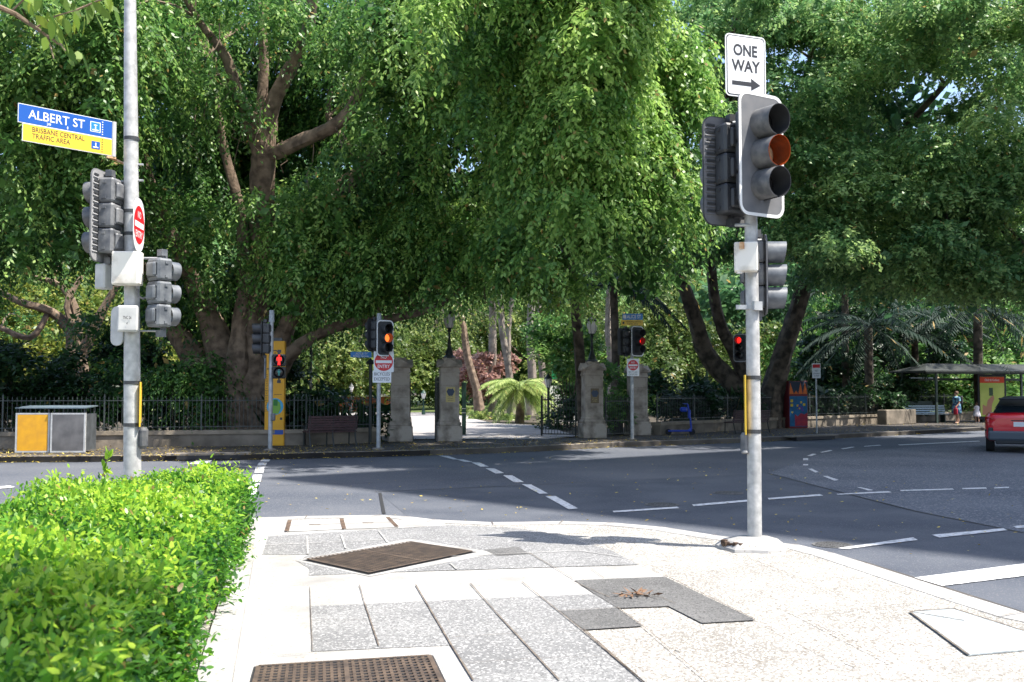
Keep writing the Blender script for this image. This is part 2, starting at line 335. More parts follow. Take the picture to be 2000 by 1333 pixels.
def sprays(blobs, dens=1.0, L=1.1, J=12, ll=0.13, lw=0.06, droop=0.9, inner=0.5, jit=0.15):
    """blobs: (x,y,z, rx,ry,rz, tint).  hanging twigs of leaves around clump shells; returns arrays"""
    B = np.array(blobs, float); ar = (B[:, 3] * B[:, 4] + B[:, 3] * B[:, 5] + B[:, 4] * B[:, 5]) / 3
    cnt = np.maximum((ar * 4 * 13 * dens).astype(int), 3); idx = np.repeat(np.arange(len(B)), cnt); n = len(idx); b = B[idx]
    d = nrm(rng.normal(size=(n, 3))); r = inner + (1 - inner) * rng.random((n, 1)) ** .6
    p0 = b[:, :3] + b[:, 3:6] * d * r
    out = d * np.array([1, 1, .25]); out = nrm(out + rng.normal(size=(n, 3)) * .35 * np.array([1, 1, .3]))
    Ls = L * (0.5 + rng.random((n, 1)))
    t = ((np.arange(J) + .5) / J)[None, :, None]
    P = p0[:, None] + out[:, None] * Ls[:, None] * t * .65 + np.array([0, 0, -1]) * Ls[:, None] * t ** 1.6 * droop
    P = P + rng.normal(size=P.shape) * .03
    T = out[:, None] * .65 + np.array([0, 0, -1.]) * 1.6 * t * droop
    sd = nrm(np.cross(out, [0, 0, 1.]))[:, None] * np.where(np.arange(J) % 2, 1, -1)[None, :, None]
    D = T * .6 + sd * .8 + np.array([0, 0, -.45 * droop]) + rng.normal(size=P.shape) * .35
    Nn = out[:, None] * .5 + np.array([0, 0, .75]) + rng.normal(size=P.shape) * .45
    tint = b[:, 6][:, None] + rng.normal(size=(n, 1)) * jit + rng.normal(size=(n, J)) * .10 + (t[..., 0] - .5) * .25
    m = n * J
    return P.reshape(m, 3), D.reshape(m, 3), Nn.reshape(m, 3), ll * (0.7 + .6 * rng.random(m)), lw * (0.7 + .6 * rng.random(m)), tint.ravel()
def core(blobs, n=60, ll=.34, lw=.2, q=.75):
    """larger filler leaves inside each clump, tinted darker like shade, blocking sky and light"""
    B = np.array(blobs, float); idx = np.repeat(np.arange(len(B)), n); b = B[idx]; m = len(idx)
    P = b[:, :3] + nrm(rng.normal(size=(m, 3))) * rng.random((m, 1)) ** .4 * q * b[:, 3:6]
    return P, rng.normal(size=(m, 3)) * [1, 1, .7], rng.normal(size=(m, 3)) + [0, 0, .4], ll * (.6 + .8 * rng.random(m)), lw * (.6 + .8 * rng.random(m)), b[:, 6] * .6 + rng.normal(size=m) * .1  # dimmed tint paints the clump's inner shade on the filler leaves
def clumps(majors, sub=1.0, rsub=(0.7, 1.3), shell=0.45):
    """split major ellipsoids (px,py,depth, rpx,rpy, rdepth, tint) into leaf clumps"""
    out = []
    for (px, py, Y, rx, ry, rd, ti) in majors:
        c = at(px, py, Y); k = Y / F; a, cc = rx * k, ry * k
        vol = a * cc * rd
        n = max(3, int(sub * (vol ** .75) * 2.1))
        for _ in range(n):
            d = Vector((rnd.gauss(0, 1), rnd.gauss(0, 1), rnd.gauss(0, 1))).normalized(); q = shell + (1 - shell) * rnd.random() ** .5
            r = rnd.uniform(*rsub); out.append((c.x + d.x * a * q, c.y + d.y * rd * q, c.z + d.z * cc * q, r * 1.15, r * 1.15, r * .75, ti + rnd.gauss(0, .12)))
    return out
def cascades(n, pxr, topr, depr, lenr, tint, r=(.42, .62), botmax=None, lean=.35):
    """hanging curtains of foliage: chains of clumps falling from a bough"""
    out = []
    for _ in range(n):
        px = rnd.uniform(*pxr); Y = rnd.uniform(*depr); p = at(px, rnd.uniform(*topr), Y); L = rnd.uniform(*lenr); ti = tint + rnd.gauss(0, .13); rr = rnd.uniform(*r)
        a = rnd.uniform(0, 6.28); o = Vector((math.cos(a), -abs(math.sin(a)), 0)) * L * lean; st = max(2, int(L / (rr * .75)))
        for k in range(st):
            t_ = k / (st - 1); q = p + o * math.sin(t_ * 1.57) + Vector((rnd.gauss(0, .12), rnd.gauss(0, .12), -L * t_ ** 1.5))
            if botmax is not None and prj(q)[1] > botmax(prj(q)[0]): break
            w_ = rr * (1.1 - .55 * t_) ; out.append((q.x, q.y, q.z, w_ * 1.25, w_ * 1.1, w_ * .9, ti + .12 * (1 - t_)))
    return out
def cat_arr(lst): return [np.concatenate([x[i] for x in lst]) for i in range(6)]
def limb(mb, pts, n=10, wob=.12, sub=4):
    """pts: (px,py,depth,rpx) smoothed with Catmull-Rom"""
    P = [at(a, b, c) for a, b, c, _ in pts]; Q = [p[3] * p[2] / F for p in pts]; o = []; r = []
    for i in range(len(P) - 1):
        p0, p1, p2, p3 = P[max(i - 1, 0)], P[i], P[i + 1], P[min(i + 2, len(P) - 1)]
        for k in range(sub):
            t = k / sub; o.append(.5 * ((2 * p1) + (p2 - p0) * t + (2 * p0 - 5 * p1 + 4 * p2 - p3) * t * t + (3 * p1 - p0 - 3 * p2 + p3) * t ** 3)); r.append(Q[i] + (Q[i + 1] - Q[i]) * t)
    o.append(P[-1]); r.append(Q[-1]); mb.tube(o, r, n, wob=wob)
    return o
def branches(mb, nodes, cl, frac=.35, r0=.06):
    """thin boughs from the nearest limb point to clumps"""
    for c in cl:
        if rnd.random() > frac: continue
        c = Vector(c[:3]); a = min(nodes, key=lambda p: (p - c).length + max(0, p.z - c.z) * .6)
        m = (a + c) / 2 + Vector((rnd.gauss(0, .2), rnd.gauss(0, .2), .12 * (c - a).length))
        rr = min(.14, r0 * (.5 + (c - a).length * .15)); mb.tube([a, a.lerp(m, .5) + Vector((0, 0, .1)), m, m.lerp(c, .6), c], [rr, rr * .8, rr * .6, rr * .4, rr * .2], 5)
# ================================================================== THE SETTING
ZF = 0.10          # near footpath level
ZP = 0.14          # far footpath level
def zpx(pts, sx, ox, oy, z):               # list of points read in an enlarged crop
    return [G(ox + x / sx, oy + y / sx, z) for x, y in pts]
g = MB(); g.sheet([(-700, -300), (700, -300), (700, 1500), (-700, 1500)], -0.06)
struct('ground', g, 'soil')
# far kerb line (road level)
FK = [G(x, y, 0) for x, y in ((0, 904), (180, 903), (528, 898), (736, 893), (840, 890), (1000, 884), (1100, 879.5), (1200, 874), (1447, 865), (1575, 859), (1700, 853.5), (1787, 849), (1932, 841))]
FK = [Vector((-70, FK[0].y - 11, 0))] + FK + [FK[-1] + Vector((60, 62, 0))]
# wall line at the back of the far footpath
WL = [Vector(p) for p in ((-70, 14), (-14, 27.3), (-6.1, 29.3), (-3.5, 31.0), (2.7, 33.6), (4.6, 35.5), (9.5, 41), (19.5, 50.5), (30, 60), (90, 122))]
# near kerb line (top edge)
NKpx = [(502, 1012), (600, 1009), (744, 1007), (800, 1010), (850, 1016), (960, 1021), (1100, 1019), (1200, 1022), (1300, 1031), (1400, 1047), (1500, 1059), (1560, 1065), (1630, 1082), (1700, 1104), (1800, 1136), (1900, 1168), (2000, 1199)]
NK = [G(x, y, ZF) for x, y in NKpx]
NK = [Vector((-70, NK[0].y - 13.5, ZF)), Vector((-9, NK[0].y - .9, ZF))] + NK + [NK[-1] + Vector((1.2, -2.2, 0)), NK[-1] + Vector((2.2, -6, 0)), NK[-1] + Vector((6, -30, 0))]
rd = MB()
road = [(p.x, p.y) for p in FK] + [(90, -60), (90, -60), (12, -60)] + [(p.x, p.y) for p in NK[::-1]]
rd2 = MB(); rd2.sheet([(-70, -60), (100, -60), (100, 110)] + [(p.x, p.y) for p in FK[::-1]], 0.0)
struct('road', rd2, 'asphalt')
# coarser resurfaced patch of road on the right
pc = MB(); pc.sheet([G(x, y, 0) for x, y in ((1500, 925), (1640, 962), (1790, 1000), (2000, 1042), (2400, 1100), (2400, 885), (1950, 862), (1600, 888))], 0.004)
struct('road_patch', pc, 'asphalt_coarse')
pn = MB(); pn.sheet([G(x, y, 0) for x, y in ((742, 964), (1150, 943), (1447, 928), (1500, 925), (1640, 962), (1790, 1000), (2000, 1042), (2400, 1100), (2300, 1180))] + [(p.x + .02, p.y + .3) for p in NK[::-1] if 747 < prj(p)[0] < 2100], 0.003)
struct('resurfaced_road', pn, 'asphalt_new')
# tar joints in the road
tj = MB()
for a, b, wd in (((732, 962), (1150, 943), .035), ((1150, 943), (1447, 928), .03), ((742, 964), (750, 1005), .05), ((1500, 925), (1640, 962), .035), ((1640, 962), (1790, 1000), .05), ((1790, 1000), (2000, 1042), .05), ((520, 950), (900, 938), .02), ((900, 938), (1100, 920), .02)):
    tj.strip(G(a[0], a[1], 0), G(b[0], b[1], 0), wd, .008)
struct('road_joint', tj, 'tar')
# painted markings
LM = MB()
def mark(pts, sx, ox, oy): LM.sheet(zpx(pts, sx, ox, oy, 0.0), 0.012)
for q in ([(278, 97), (320, 97), (313, 107), (270, 107)], [(264, 112), (305, 112), (298, 126), (256, 126)], [(248, 134), (292, 134), (285, 163), (243, 163)],
          [(236, 172), (280, 172), (272, 207), (227, 207)], [(222, 215), (268, 215), (235, 300), (180, 300)],
          [(1140, 77), (1190, 80), (1240, 97), (1215, 97)], [(1225, 96), (1262, 97), (1308, 109), (1272, 109)], [(1300, 111), (1342, 112), (1387, 132), (1347, 133)], [(1370, 140), (1414, 141), (1462, 164), (1420, 166)],
          [(1455, 174), (1502, 175), (1558, 208), (1510, 209)], [(1547, 218), (1594, 220), (1676, 264), (1634, 265)], [(1662, 277), (1712, 276), (1822, 337), (1778, 342)]):
    mark(q, 2.5, 400, 860)
for q in ([(110, 400), (405, 380), (416, 387), (115, 407)], [(475, 370), (738, 347), (746, 355), (482, 378)], [(822, 340), (1062, 322), (1078, 329), (828, 347)],
          [(1138, 321), (1375, 308), (1392, 314), (1145, 325)], [(1430, 303), (1670, 296), (1680, 301), (1435, 308)], [(1715, 294), (1825, 291), (1830, 297), (1718, 299)],
          [(1862, 291), (1930, 288), (1932, 293), (1864, 296)], [(1145, 572), (1490, 522), (1512, 534), (1182, 576)], [(1575, 510), (1905, 480), (1925, 489), (1612, 523)], [(1950, 470), (2060, 461), (2080, 470), (1965, 480)],
          [(1002, 145), (1030, 135), (1047, 137), (1022, 146)], [(1062, 128), (1110, 118), (1120, 121), (1072, 130)], [(1157, 112), (1210, 103), (1225, 105), (1170, 114)], [(1262, 100), (1335, 94), (1345, 97), (1268, 102)],
          [(1420, 93), (1790, 75), (1800, 78), (1430, 96)], [(985, 156), (1008, 156), (1008, 165), (985, 165)], [(985, 183), (1008, 183), (1008, 189), (985, 189)],
          [(1008, 205), (1025, 204), (1057, 220), (1040, 222)], [(1075, 238), (1095, 238), (1148, 256), (1130, 260)], [(1232, 290), (1250, 290), (1308, 303), (1287, 306)]):
    mark(q, 2.353, 1150, 830)
mark([(1525, 291), (2000, 230), (2200, 206), (2200, 256), (2000, 283), (1645, 327)], 2.222, 1100, 1000)
mark([(368, 908), (388, 899), (418, 899), (402, 908)], 1, 0, 0)
mark([(-80, 958), (20, 950), (30, 953), (-80, 964)], 1, 0, 0)
struct('road_marking', LM, 'line_paint')
# near footpath and its kerb
fp = MB(); fp.prism([(p.x, p.y) for p in NK] + [(8, -60), (-70, -60)], -.05, ZF)
struct('footpath', fp, 'aggregate')
def ribbon(line, wd, side, z, mb, h0=None):       # strip along a polyline
    L = [Vector((p[0], p[1])) for p in line]; q = []
    for i, p in enumerate(L):
        d = (L[min(i + 1, len(L) - 1)] - L[max(i - 1, 0)]).normalized(); q.append(p + Vector((d.y, -d.x)) * wd * side)
    for i in range(len(L) - 1):
        vs = [L[i], L[i + 1], q[i + 1], q[i]]
        if h0 is None: mb.raw([(p.x, p.y, z) for p in (vs if side < 0 else vs[::-1])], [(0, 1, 2, 3)])
        else: mb.prism([(p.x, p.y) for p in vs], h0, z)
kb = MB(); ribbon(NK, .26, 1, ZF + .005, kb, -.04)
struct('kerb', kb, 'concrete')
# gutter channel beside the near kerb
gt = MB(); ribbon(NK, .35, -1, 0.006, gt); struct('gutter', gt, 'path_asphalt')
# paving fields
PV = MB(); z1 = ZF + .004
Z4 = lambda pts: zpx(pts, 1, 0, 0, ZF)
PV.sheet(Z4([(502, 1016), (860, 1016), (872, 1027), (660, 1040), (524, 1049), (512, 1085), (604, 1085), (580, 1097), (603, 1112), (603, 1127), (605, 1186), (610, 1275), (880, 1263), (924, 1333), (960, 1400), (500, 1400), (420, 1400), (440, 1333), (478, 1140), (497, 1060)]), z1)
PV.sheet(Z4([(603, 1124), (800, 1118.5), (1080, 1110), (1248, 1105), (1298, 1128), (1122, 1136), (1160, 1162), (605, 1186)]), z1)
struct('paving_band', PV, 'concrete')
PG = MB(); PG.sheet(Z4([(524, 1049), (660, 1040), (812, 1032), (872, 1027), (1000, 1032), (1060, 1040), (1192, 1076), (1248, 1104.5), (1080, 1109.5), (800, 1118), (603, 1126), (603, 1112), (580, 1097), (604, 1085), (512, 1085)]), z1 + .003)
PG.sheet(Z4([(605, 1186), (1160, 1162), (1206, 1190.5), (1095, 1196.5), (1140, 1233), (1260, 1333), (1340, 1400), (960, 1400), (924, 1333), (880, 1263), (610, 1275)]), z1 + .003)
struct('paving', PG, 'paver')
PD = MB(); PD.sheet(Z4([(1122, 1136), (1298, 1128.5), (1476, 1214), (1371, 1220), (1306, 1187), (1206, 1190.5), (1160, 1162)]), z1 + .006)
PD.sheet(Z4([(1095, 1196.5), (1206, 1190.5), (1255, 1226), (1140, 1233)]), z1 + .006)
PD.sheet(Z4([(945, 1076), (1012, 1070), (1035, 1084), (972, 1088)]), z1 + .006)
struct('paving_patch', PD, 'paver_dark')
JT = MB(); zj = z1 + .012
for a, b, wd in (((702, 1146), (712, 1182), .010), ((712, 1182), (740, 1266), .016), ((812, 1146), (880, 1262), .018), ((880, 1262), (924, 1333), .018), ((919, 1143), (972, 1204), .014), ((972, 1204), (1092, 1333), .018),
                 ((1020, 1140), (1136, 1234), .014), ((1136, 1234), (1260, 1340), .014), ((1034, 1083), (1120, 1134), .014), ((605, 1150), (610, 1275), .008), ((608, 1216), (718, 1214), .006),
                 ((880, 1249), (1000, 1242), .008), ((1000, 1242), (1148, 1236), .005), ((906, 1300), (1045, 1291), .006), ((1045, 1291), (1210, 1284), .005), ((1090, 1197), (1206, 1191), .012), ((530, 1224), (605, 1222), .004),
                 ((1300, 1128), (1476, 1214), .016), ((1476, 1214), (1620, 1290), .006), ((1515, 1186), (1560, 1207), .007), ((1610, 1226), (1740, 1280), .006), ((1650, 1296), (1672, 1306), .014), ((1206, 1190), (1255, 1226), .012),
                 ((1140, 1233), (1260, 1340), .018), ((1230, 1160), (1290, 1170), .008), ((1290, 1170), (1320, 1183), .008), ((1115, 1137), (1190, 1170), .012), ((1320, 1270), (1330, 1275), .014)):
    JT.strip(G(a[0], a[1], ZF), G(b[0], b[1], ZF), wd * .6, zj)
for a, b, wd in (((1298, 1128), (1560, 1100), .005), ((1476, 1214), (1840, 1176), .005), ((1560, 1207), (1740, 1300), .006), ((1330, 1042), (1530, 1120), .005), ((1530, 1120), (1700, 1190), .005), ((1255, 1226), (1380, 1333), .005), ((520, 1150), (605, 1147), .004), ((490, 1290), (606, 1280), .004), ((1150, 1110), (1180, 1133), .005)):
    JT.strip(G(a[0], a[1], ZF), G(b[0], b[1], ZF), wd, zj)
for i in range(2, len(NK) - 3):
    n_s = max(1, int((NK[i + 1] - NK[i]).length / 1.1))
    for k in range(n_s):
        p = NK[i].lerp(NK[i + 1], k / n_s); d = (NK[i + 1] - NK[i]).normalized(); JT.strip(p, p + Vector((d.y, -d.x, 0)) * .26, .012, zj)
JW = MB()
for a, b, wd in (((600, 1050), (601, 1085), .02), ((666, 1047), (675, 1074), .02), ((740, 1040), (757, 1062), .02), ((512, 1068), (760, 1056), .015), ((940, 1052), (1140, 1042), .015), ((880, 1090), (1130, 1078), .015), ((880, 1104), (892, 1115), .02), ((1130, 1078), (1210, 1090), .015)):
    JW.strip(G(a[0], a[1], ZF), G(b[0], b[1], ZF), wd, zj)
struct('paving_seam', JW, 'concrete'); struct('paving_joint', JT, 'joint')
# planter edging with the dirty joint beside it
ed = MB(); e0, e1 = G(497, 1088, ZF), G(380, 1500, ZF); ed0 = [e0 + (e0 - e1).normalized() * 2.6, e0, e1 + (e1 - e0) * .7]
ed0[2] = e0 + (G(440, 1333, ZF) - G(478, 1140, ZF)).normalized() * 8.6
ribbon(ed0[1:], .19, 1, ZF + .06, ed, ZF - .02)
struct('planter_kerb', ed, 'concrete')
jb = MB(); L0 = G(484, 1110, ZF); L1 = L0 + (ed0[2] - ed0[1]).normalized() * 8
for k in range(60):
    a = L0.lerp(L1, k / 60); b = L0.lerp(L1, (k + 1) / 60 + .004); jb.strip(a, b, rnd.uniform(.012, .035), z1 + .003 + .0001 * (k % 2))
struct('planter_joint', jb, 'joint_brown')
# far footpath, kerb, garden, park path
ff = MB(); ff.prism([(p.x, p.y) for p in FK[::-1]] + [(p.x, p.y + .4) for p in WL], -.04, ZP); struct('far_footpath', ff, 'path_asphalt')
fk = MB(); ribbon(FK, .22, -1, ZP + .01, fk, -.03); struct('far_kerb', fk, 'kerb_dark')
gd = MB(); gd.prism([(p.x, p.y + .2) for p in WL] + [(90, 420), (-70, 420)], -.05, .12); struct('garden_bed', gd, 'soil')
pp = MB(); pp.sheet([G(x, y, .15) for x, y in ((808, 858), (855, 858), (905, 858), (1065, 858), (1130, 852), (1062, 832), (960, 826), (925, 818), (905, 806), (800, 806), (640, 806), (640, 813), (803, 815))], .15)
struct('park_path', pp, 'park_path')
lw = MB(); lw.sheet([(-120, 60), (120, 80), (140, 420), (-140, 420)], .135); struct('lawn', lw, 'lawn')
# kerb inlets: dark boxes painting the shaded slots under a steel lintel
for a, b, lab in (((345, 893), (470, 891), 'dark drain inlet slot in the far kerb left of the yellow pylon'), ((1556, 856), (1630, 853), 'dark drain inlet slot in the far kerb beneath the parking sign')):
    A, B = G(a[0], a[1], .1), G(b[0], b[1], .1); d = (B - A); c = (A + B) / 2; rz = math.atan2(d.y, d.x); Ln = d.length
    t = thing('kerb_inlet', lab, 'drain inlet', (c.x, c.y, 0), rz, 'drain inlets in the far kerb')
    m = MB(); m.box((0, .12, .075), (Ln, .25, .10)); m.build('slot', 'tar', t)  # solid dark box, opening's shade put into its colour
    m = MB(); m.rbox((0, .16, .155), (Ln + .5, .34, .06), .01); m.build('lintel', 'kerb_dark', t)
# manhole lids
def lid(c, r, z, mats, label, n=20, group=None):
    t = thing('manhole_cover', label, 'manhole cover', (c.x, c.y, z), 0, group)
    m = MB(); m.lathe([(r, 0), (r, .006), (r * .86, .006)], n=24); m.build('rim', 'paver_dark', t)
    m = MB(); m.prism(circ(r * .85, 24), .001, .010); 
    for i in range(-4, 5):
        hw = math.sqrt(max(0, (.8 * r) ** 2 - (i * r * .18) ** 2)); m.box((0, i * r * .18, .012), (hw * 2, r * .07, .006))
    m.build('lid', mats, t)
lid(G(1626, 1066, 0), .22, .005, 'paver_dark', 'ribbed iron manhole cover in the road by the big pole', group='road covers')
lid(G(1293, 987, 0), .26, .005, 'paver_dark', 'small iron road cover just above a lane dash', group='road covers')
lid(G(1422, 964, 0), .26, .005, 'paver_dark', 'small iron road cover beside the pole in mid road', group='road covers')
# grates
def grate(c4, label, n1, n2, name='tree_grate', frame_w=None, bw=.35):
    C = [G(x, y, ZF) for x, y in c4]; o = sum(C, Vector()) / 4; o.z = z1
    t = thing(name, label, 'grate', o)
    loc = [p - o for p in C]
    def uv(u, v): return loc[0].lerp(loc[1], u).lerp(loc[3].lerp(loc[2], u), v).xy
    m = MB(); m.sheet([uv(-.03, -.03), uv(1.03, -.03), uv(1.03, 1.03), uv(-.03, 1.03)], .0055); m.build('pit', 'tar', t)  # flat dark sheet painting the shaded hole under the bars
    m = MB()
    for i in range(n1 + 1):
        a, b = uv(i / n1, 0), uv(i / n1, 1); wd = (uv(1 / n1, 0) - uv(0, 0)).length * bw; m.strip(a, b, wd, .016)
    for j in range(n2 + 1):
        a, b = uv(0, j / n2), uv(1, j / n2); wd = (uv(0, 1 / n2) - uv(0, 0)).length * bw; m.strip(a, b, wd, .0175)
    m.build('bars', 'iron', t)
    m = MB()
    for a, b in (((0, 0), (1, 0)), ((1, 0), (1, 1)), ((1, 1), (0, 1)), ((0, 1), (0, 0)), ((.5, 0), (.5, 1))): m.strip(uv(*a), uv(*b), .028, .019 + .001 * a[0])
    m.build('frame', 'iron', t)
    return t
grate([(600, 1096), (800, 1062), (922, 1081), (722, 1123)], 'brown diamond shaped iron grate set in a pale concrete border', 26, 34)
db = MB(); o4 = [G(x, y, ZF) for x, y in ((576, 1097), (800, 1054), (974, 1082), (722, 1128))]
db.sheet(o4, z1 + .0062 - .002); struct('paving_border', db, 'concrete')
grate([(505, 1308), (838, 1287), (900, 1420), (470, 1450)], 'rectangular black iron grate in a white concrete frame at the bottom edge', 24, 22, 'pit_grate', bw=.42)
# pit covers near the crossing ramp
for i, (q, lab) in enumerate((([(566, 1019), (663, 1016), (668, 1036), (560, 1041)], 'left pale concrete pit cover with brown slot near the kerb ramp'),
                              ([(667, 1016), (757, 1013), (775, 1032), (672, 1036)], 'right pale concrete pit cover between two brown slots near the kerb ramp'))):
    C = [G(x, y, ZF) for x, y in q]; o = sum(C, Vector()) / 4; o.z = z1 + .004
    t = thing('pit_cover', lab, 'pit cover', o, 0, 'pit covers by the crossing')
    m = MB(); m.prism([(p - o).xy for p in C], 0, .008); m.build('slab', 'concrete', t)
    m = MB(); m.strip((C[0] - o), (C[3] - o), .05, .011)
    if i: m.strip((C[1] - o), (C[2] - o), .05, .011)
    m.build('slot', 'joint_brown', t)
    m = MB(); a, b = (C[0] - o).lerp(C[3] - o, .55), (C[1] - o).lerp(C[2] - o, .55); m.strip(a, b, .014, .0115); c = (a + b) / 2
    m.box((c.x, c.y, .012), (.13, .05, .006)); m.build('lifting_eye', 'joint', t)
# pale blue-grey pit lid at the lower right
C = [G(x, y, ZF) for x, y in ((1777, 1198), (1862, 1192), (2000, 1236), (2120, 1262), (1892, 1283), (1722, 1208))]; o = sum(C, Vector()) / 6; o.z = z1
t = thing('access_cover', 'pale bluish concrete access lid flush in the cream paving at lower right', 'pit lid', o)
m = MB(); m.prism([(p - o).xy for p in (C[0], C[1], C[2], C[3], C[4])], 0, .008); m.build('slab', 'lid_concrete', t)
m = MB(); 
for a, b in ((0, 4), (1, 2), (0, 1)): m.strip(C[a] - o, C[b] - o, .016, .0105)
m.strip((C[0] - o), (C[0] - o).lerp(C[2] - o, .5), .012, .011); m.build('joint', 'joint', t)

# shade-casting office tower across the side street, out of frame on the right
Lf = G(510, 934, 0)
top = 51.0; dsh = top / math.tan(SUN_EL)
cor = Vector((Lf.x, Lf.y, 0)) + SUN_DIR * dsh
Ln2 = G(2000, 1102, 0); e = (Vector((Ln2.x, Ln2.y, 0)) - Vector((Lf.x, Lf.y, 0))).normalized(); fN = Vector((-e.y, e.x, 0))
print('tower corner', cor, 'edge', e, 'back', fN)
t = thing('office_building', 'pale office tower with bands of windows on the corner across the side street', 'building', cor, math.atan2(e.y, e.x))
qv = Vector((math.cos(R(38.5)), math.sin(R(38.5)), 0)); fl = (qv.dot(e), qv.dot(fN))
def foot(g_): return [(-g_, -g_), (48 + g_, -g_), (48 + fl[0] * 30 + g_, fl[1] * 30 + g_), (fl[0] * 30 - g_, fl[1] * 30 + g_)]
m = MB(); m.prism(foot(0), -.2, top); m.build('wall', 'facade', t)
for k in range(14):
    m = MB(); m.prism(foot(.04), 3.6 + k * 3.4, 5.3 + k * 3.4); m.build('window', 'facade_glass', t)
# ================================================================== STREET OBJECTS
def sub(mb, name, m, parent, smooth=False): return mb.build(name, m, parent, smooth)
def signal_head(t, loc, phi, s=1.0, lit=None, board=True, aspects=3, bw=.60, bh=1.25, sp=.315, vr=.165, vl=.30, border='white_paint', back='black_plastic',
                bodym='black_plastic', boardm='board_front', visorm='visor_grey', louvre=False, litmat='lens_amber', lens=None, tube_full=True, inner=None):
    """loc = centre of the lens plane in the thing's space; faces -Y turned by phi"""
    T = Matrix.Translation(loc) @ Matrix.Rotation(phi, 4, 'Z') @ Matrix.Scale(s, 4)
    n = aspects; H = n * sp + .03
    m = MB()
    for i in range(n):
        z = (n - 1) / 2 * sp - i * sp; m.rbox((0, .11, z), (.35 if vr > .12 else vr * 2.2, .20, sp - .012), .025); m.rbox((0, .225, z), (.24 if vr > .12 else vr * 1.5, .05, sp * .62), .02)
    for i in range(n):
        z = (n - 1) / 2 * sp - i * sp
        for sx in (-1, 1):
            wx = .175 if vr > .12 else vr * 1.1
            for dz in (-.09, .09): m.box((sx * (wx + .004), .10, z + dz * sp / .3), (.016, .04, .03)); m.box((sx * wx * .7, .214, z + dz * sp / .3), (.02, .012, .02))
    m.box((0, .05, 0), (.04, .06, H + .12)); m.box((0, .08, H / 2 + .06), (.10, .08, .08)); m.box((0, .08, -H / 2 - .06), (.10, .08, .08))
    hd = m.xf(T).build('signal_head', bodym, t)
    if board:
        m = MB(); m.plate(rrect(bw, bh, .12), -.004, .010, 0)
        if louvre:
            for k in range(int(bh / .075) - 2):
                for sx in (-1, 1): m.box((sx * (bw / 2 - .085), .016, -bh / 2 + .12 + k * .075), (.12, .012, .018), mi=2, tilt=.3)
            m.plate(rrect(bw - .02, bh - .02, .11), .0101, .013, 2)
            for k in range(int(bh / .075) - 2):
                for sx in (-1, 1): m.box((sx * (bw / 2 - .09), .024, -bh / 2 + .12 + k * .075 + .03), (.10, .008, .022), mi=3)
        o = rrect(bw, bh, .12, 6); i_ = rrect(bw - .065, bh - .065, .09, 6); N = len(o)
        vs = [(x, -.006, z) for x, z in o] + [(x, -.006, z) for x, z in i_]
        m.raw(vs, [(k, (k + 1) % N, N + (k + 1) % N, N + k) for k in range(N)], 1)
        m.xf(T).build('backing_board', [boardm, border, back, 'black_plastic'], hd)
    for i in range(n):
        z = (n - 1) / 2 * sp - i * sp
        m = MB(); N = 24; a0, a1 = (-R(84), R(264)) if tube_full else (-R(20), R(200)); vs = []
        for (y, rr) in ((-.005, vr), (-vl, vr * .97), (-vl, vr * .97 - .006), (-.005, vr - .008)):
            for k in range(N + 1):
                th = a0 + (a1 - a0) * k / N; yy = y if y > -.02 else y * (.86 + .14 * (.5 + .5 * math.sin(th)))
                vs.append((rr * math.cos(th), yy, z + rr * math.sin(th)))
        fs = [(q * (N + 1) + k, q * (N + 1) + k + 1, (q + 1) * (N + 1) + k + 1, (q + 1) * (N + 1) + k) for q in range(3) for k in range(N)]
        m.raw(vs, fs[:N]); m.raw(vs, fs[N:], 1); m.xf(T).build('visor', [visorm, inner[i] if inner else 'black_plastic'], hd, True)
        lm = (lens[i] if lens else ('lens_off' if lit != i else litmat))
        m = MB(); pr = [(vr * .92 * math.cos(a), -.02 - .035 * math.sin(a)) for a in [R(x) for x in (0, 25, 50, 75)]]
        vs = [(r_ * math.cos(2 * math.pi * k / 20), y, z + r_ * math.sin(2 * math.pi * k / 20)) for r_, y in pr for k in range(20)]
        m.raw(vs, [(q * 20 + k, q * 20 + (k + 1) % 20, (q + 1) * 20 + (k + 1) % 20, (q + 1) * 20 + k) for q in range(3) for k in range(20)] + [tuple(60 + k for k in range(20))])
        m.xf(T).build('lens', lm, hd, True)
    return hd
def bracket(t, a, b, r=.018, m='galv'):
    q = MB(); q.tube([a, b], r, 8); return q.build('bracket', m, t, True)
def clampband(mb, z, r, c=(0, 0)):
    mb.lathe([(r, z - .02), (r + .006, z - .02), (r + .006, z + .02), (r, z + .02)], (c[0], c[1], 0), 20)
# ---------------- big signal pole on the right
Y0 = G(1474, 1072, ZF).y; base = Vector((G(1474, 1072, ZF).x, Y0, ZF)); PM = F / Y0
def lp(px, py, dy=0.0): return at(px, py, Y0 + dy) - base
t = thing('traffic_light', 'big galvanised signal pole at the kerb with three dark signal heads and a white box', 'traffic light', base, 0, 'traffic signals')
m = MB(); m.tube([(0, 0, -.05), lp(1473, 900), lp(1469.5, 600), lp(1466, 400)], [.073, .072, .068, .066], 28); sub(m, 'pole', 'galv_big', t, True)
m = MB(); m.tube([lp(1466, 401), lp(1465, 280), lp(1464, 205)], [.045, .042, .04], 20); m.build('top_post', 'galv', t, True)
m = MB(); m.lathe([(.32, -.02), (.31, .03), (.24, .09), (.14, .125), (.0, .13)], (-.02, -.02, 0), 14, sx=1.15, sy=1.0)
m.v = [(x * (1 + .12 * math.sin(5 * math.atan2(y, x))) , y * (1 + .1 * math.cos(3 * x * 9)), z) for x, y, z in m.v]; m.build('footing', 'concrete', t)
m = MB()
for k in range(10): m.box((-.33 + .04 * rnd.random() + k * .014, -.03 - .02 * k, .03 + .05 * rnd.random()), (.07, .05, .045), rz=rnd.random())
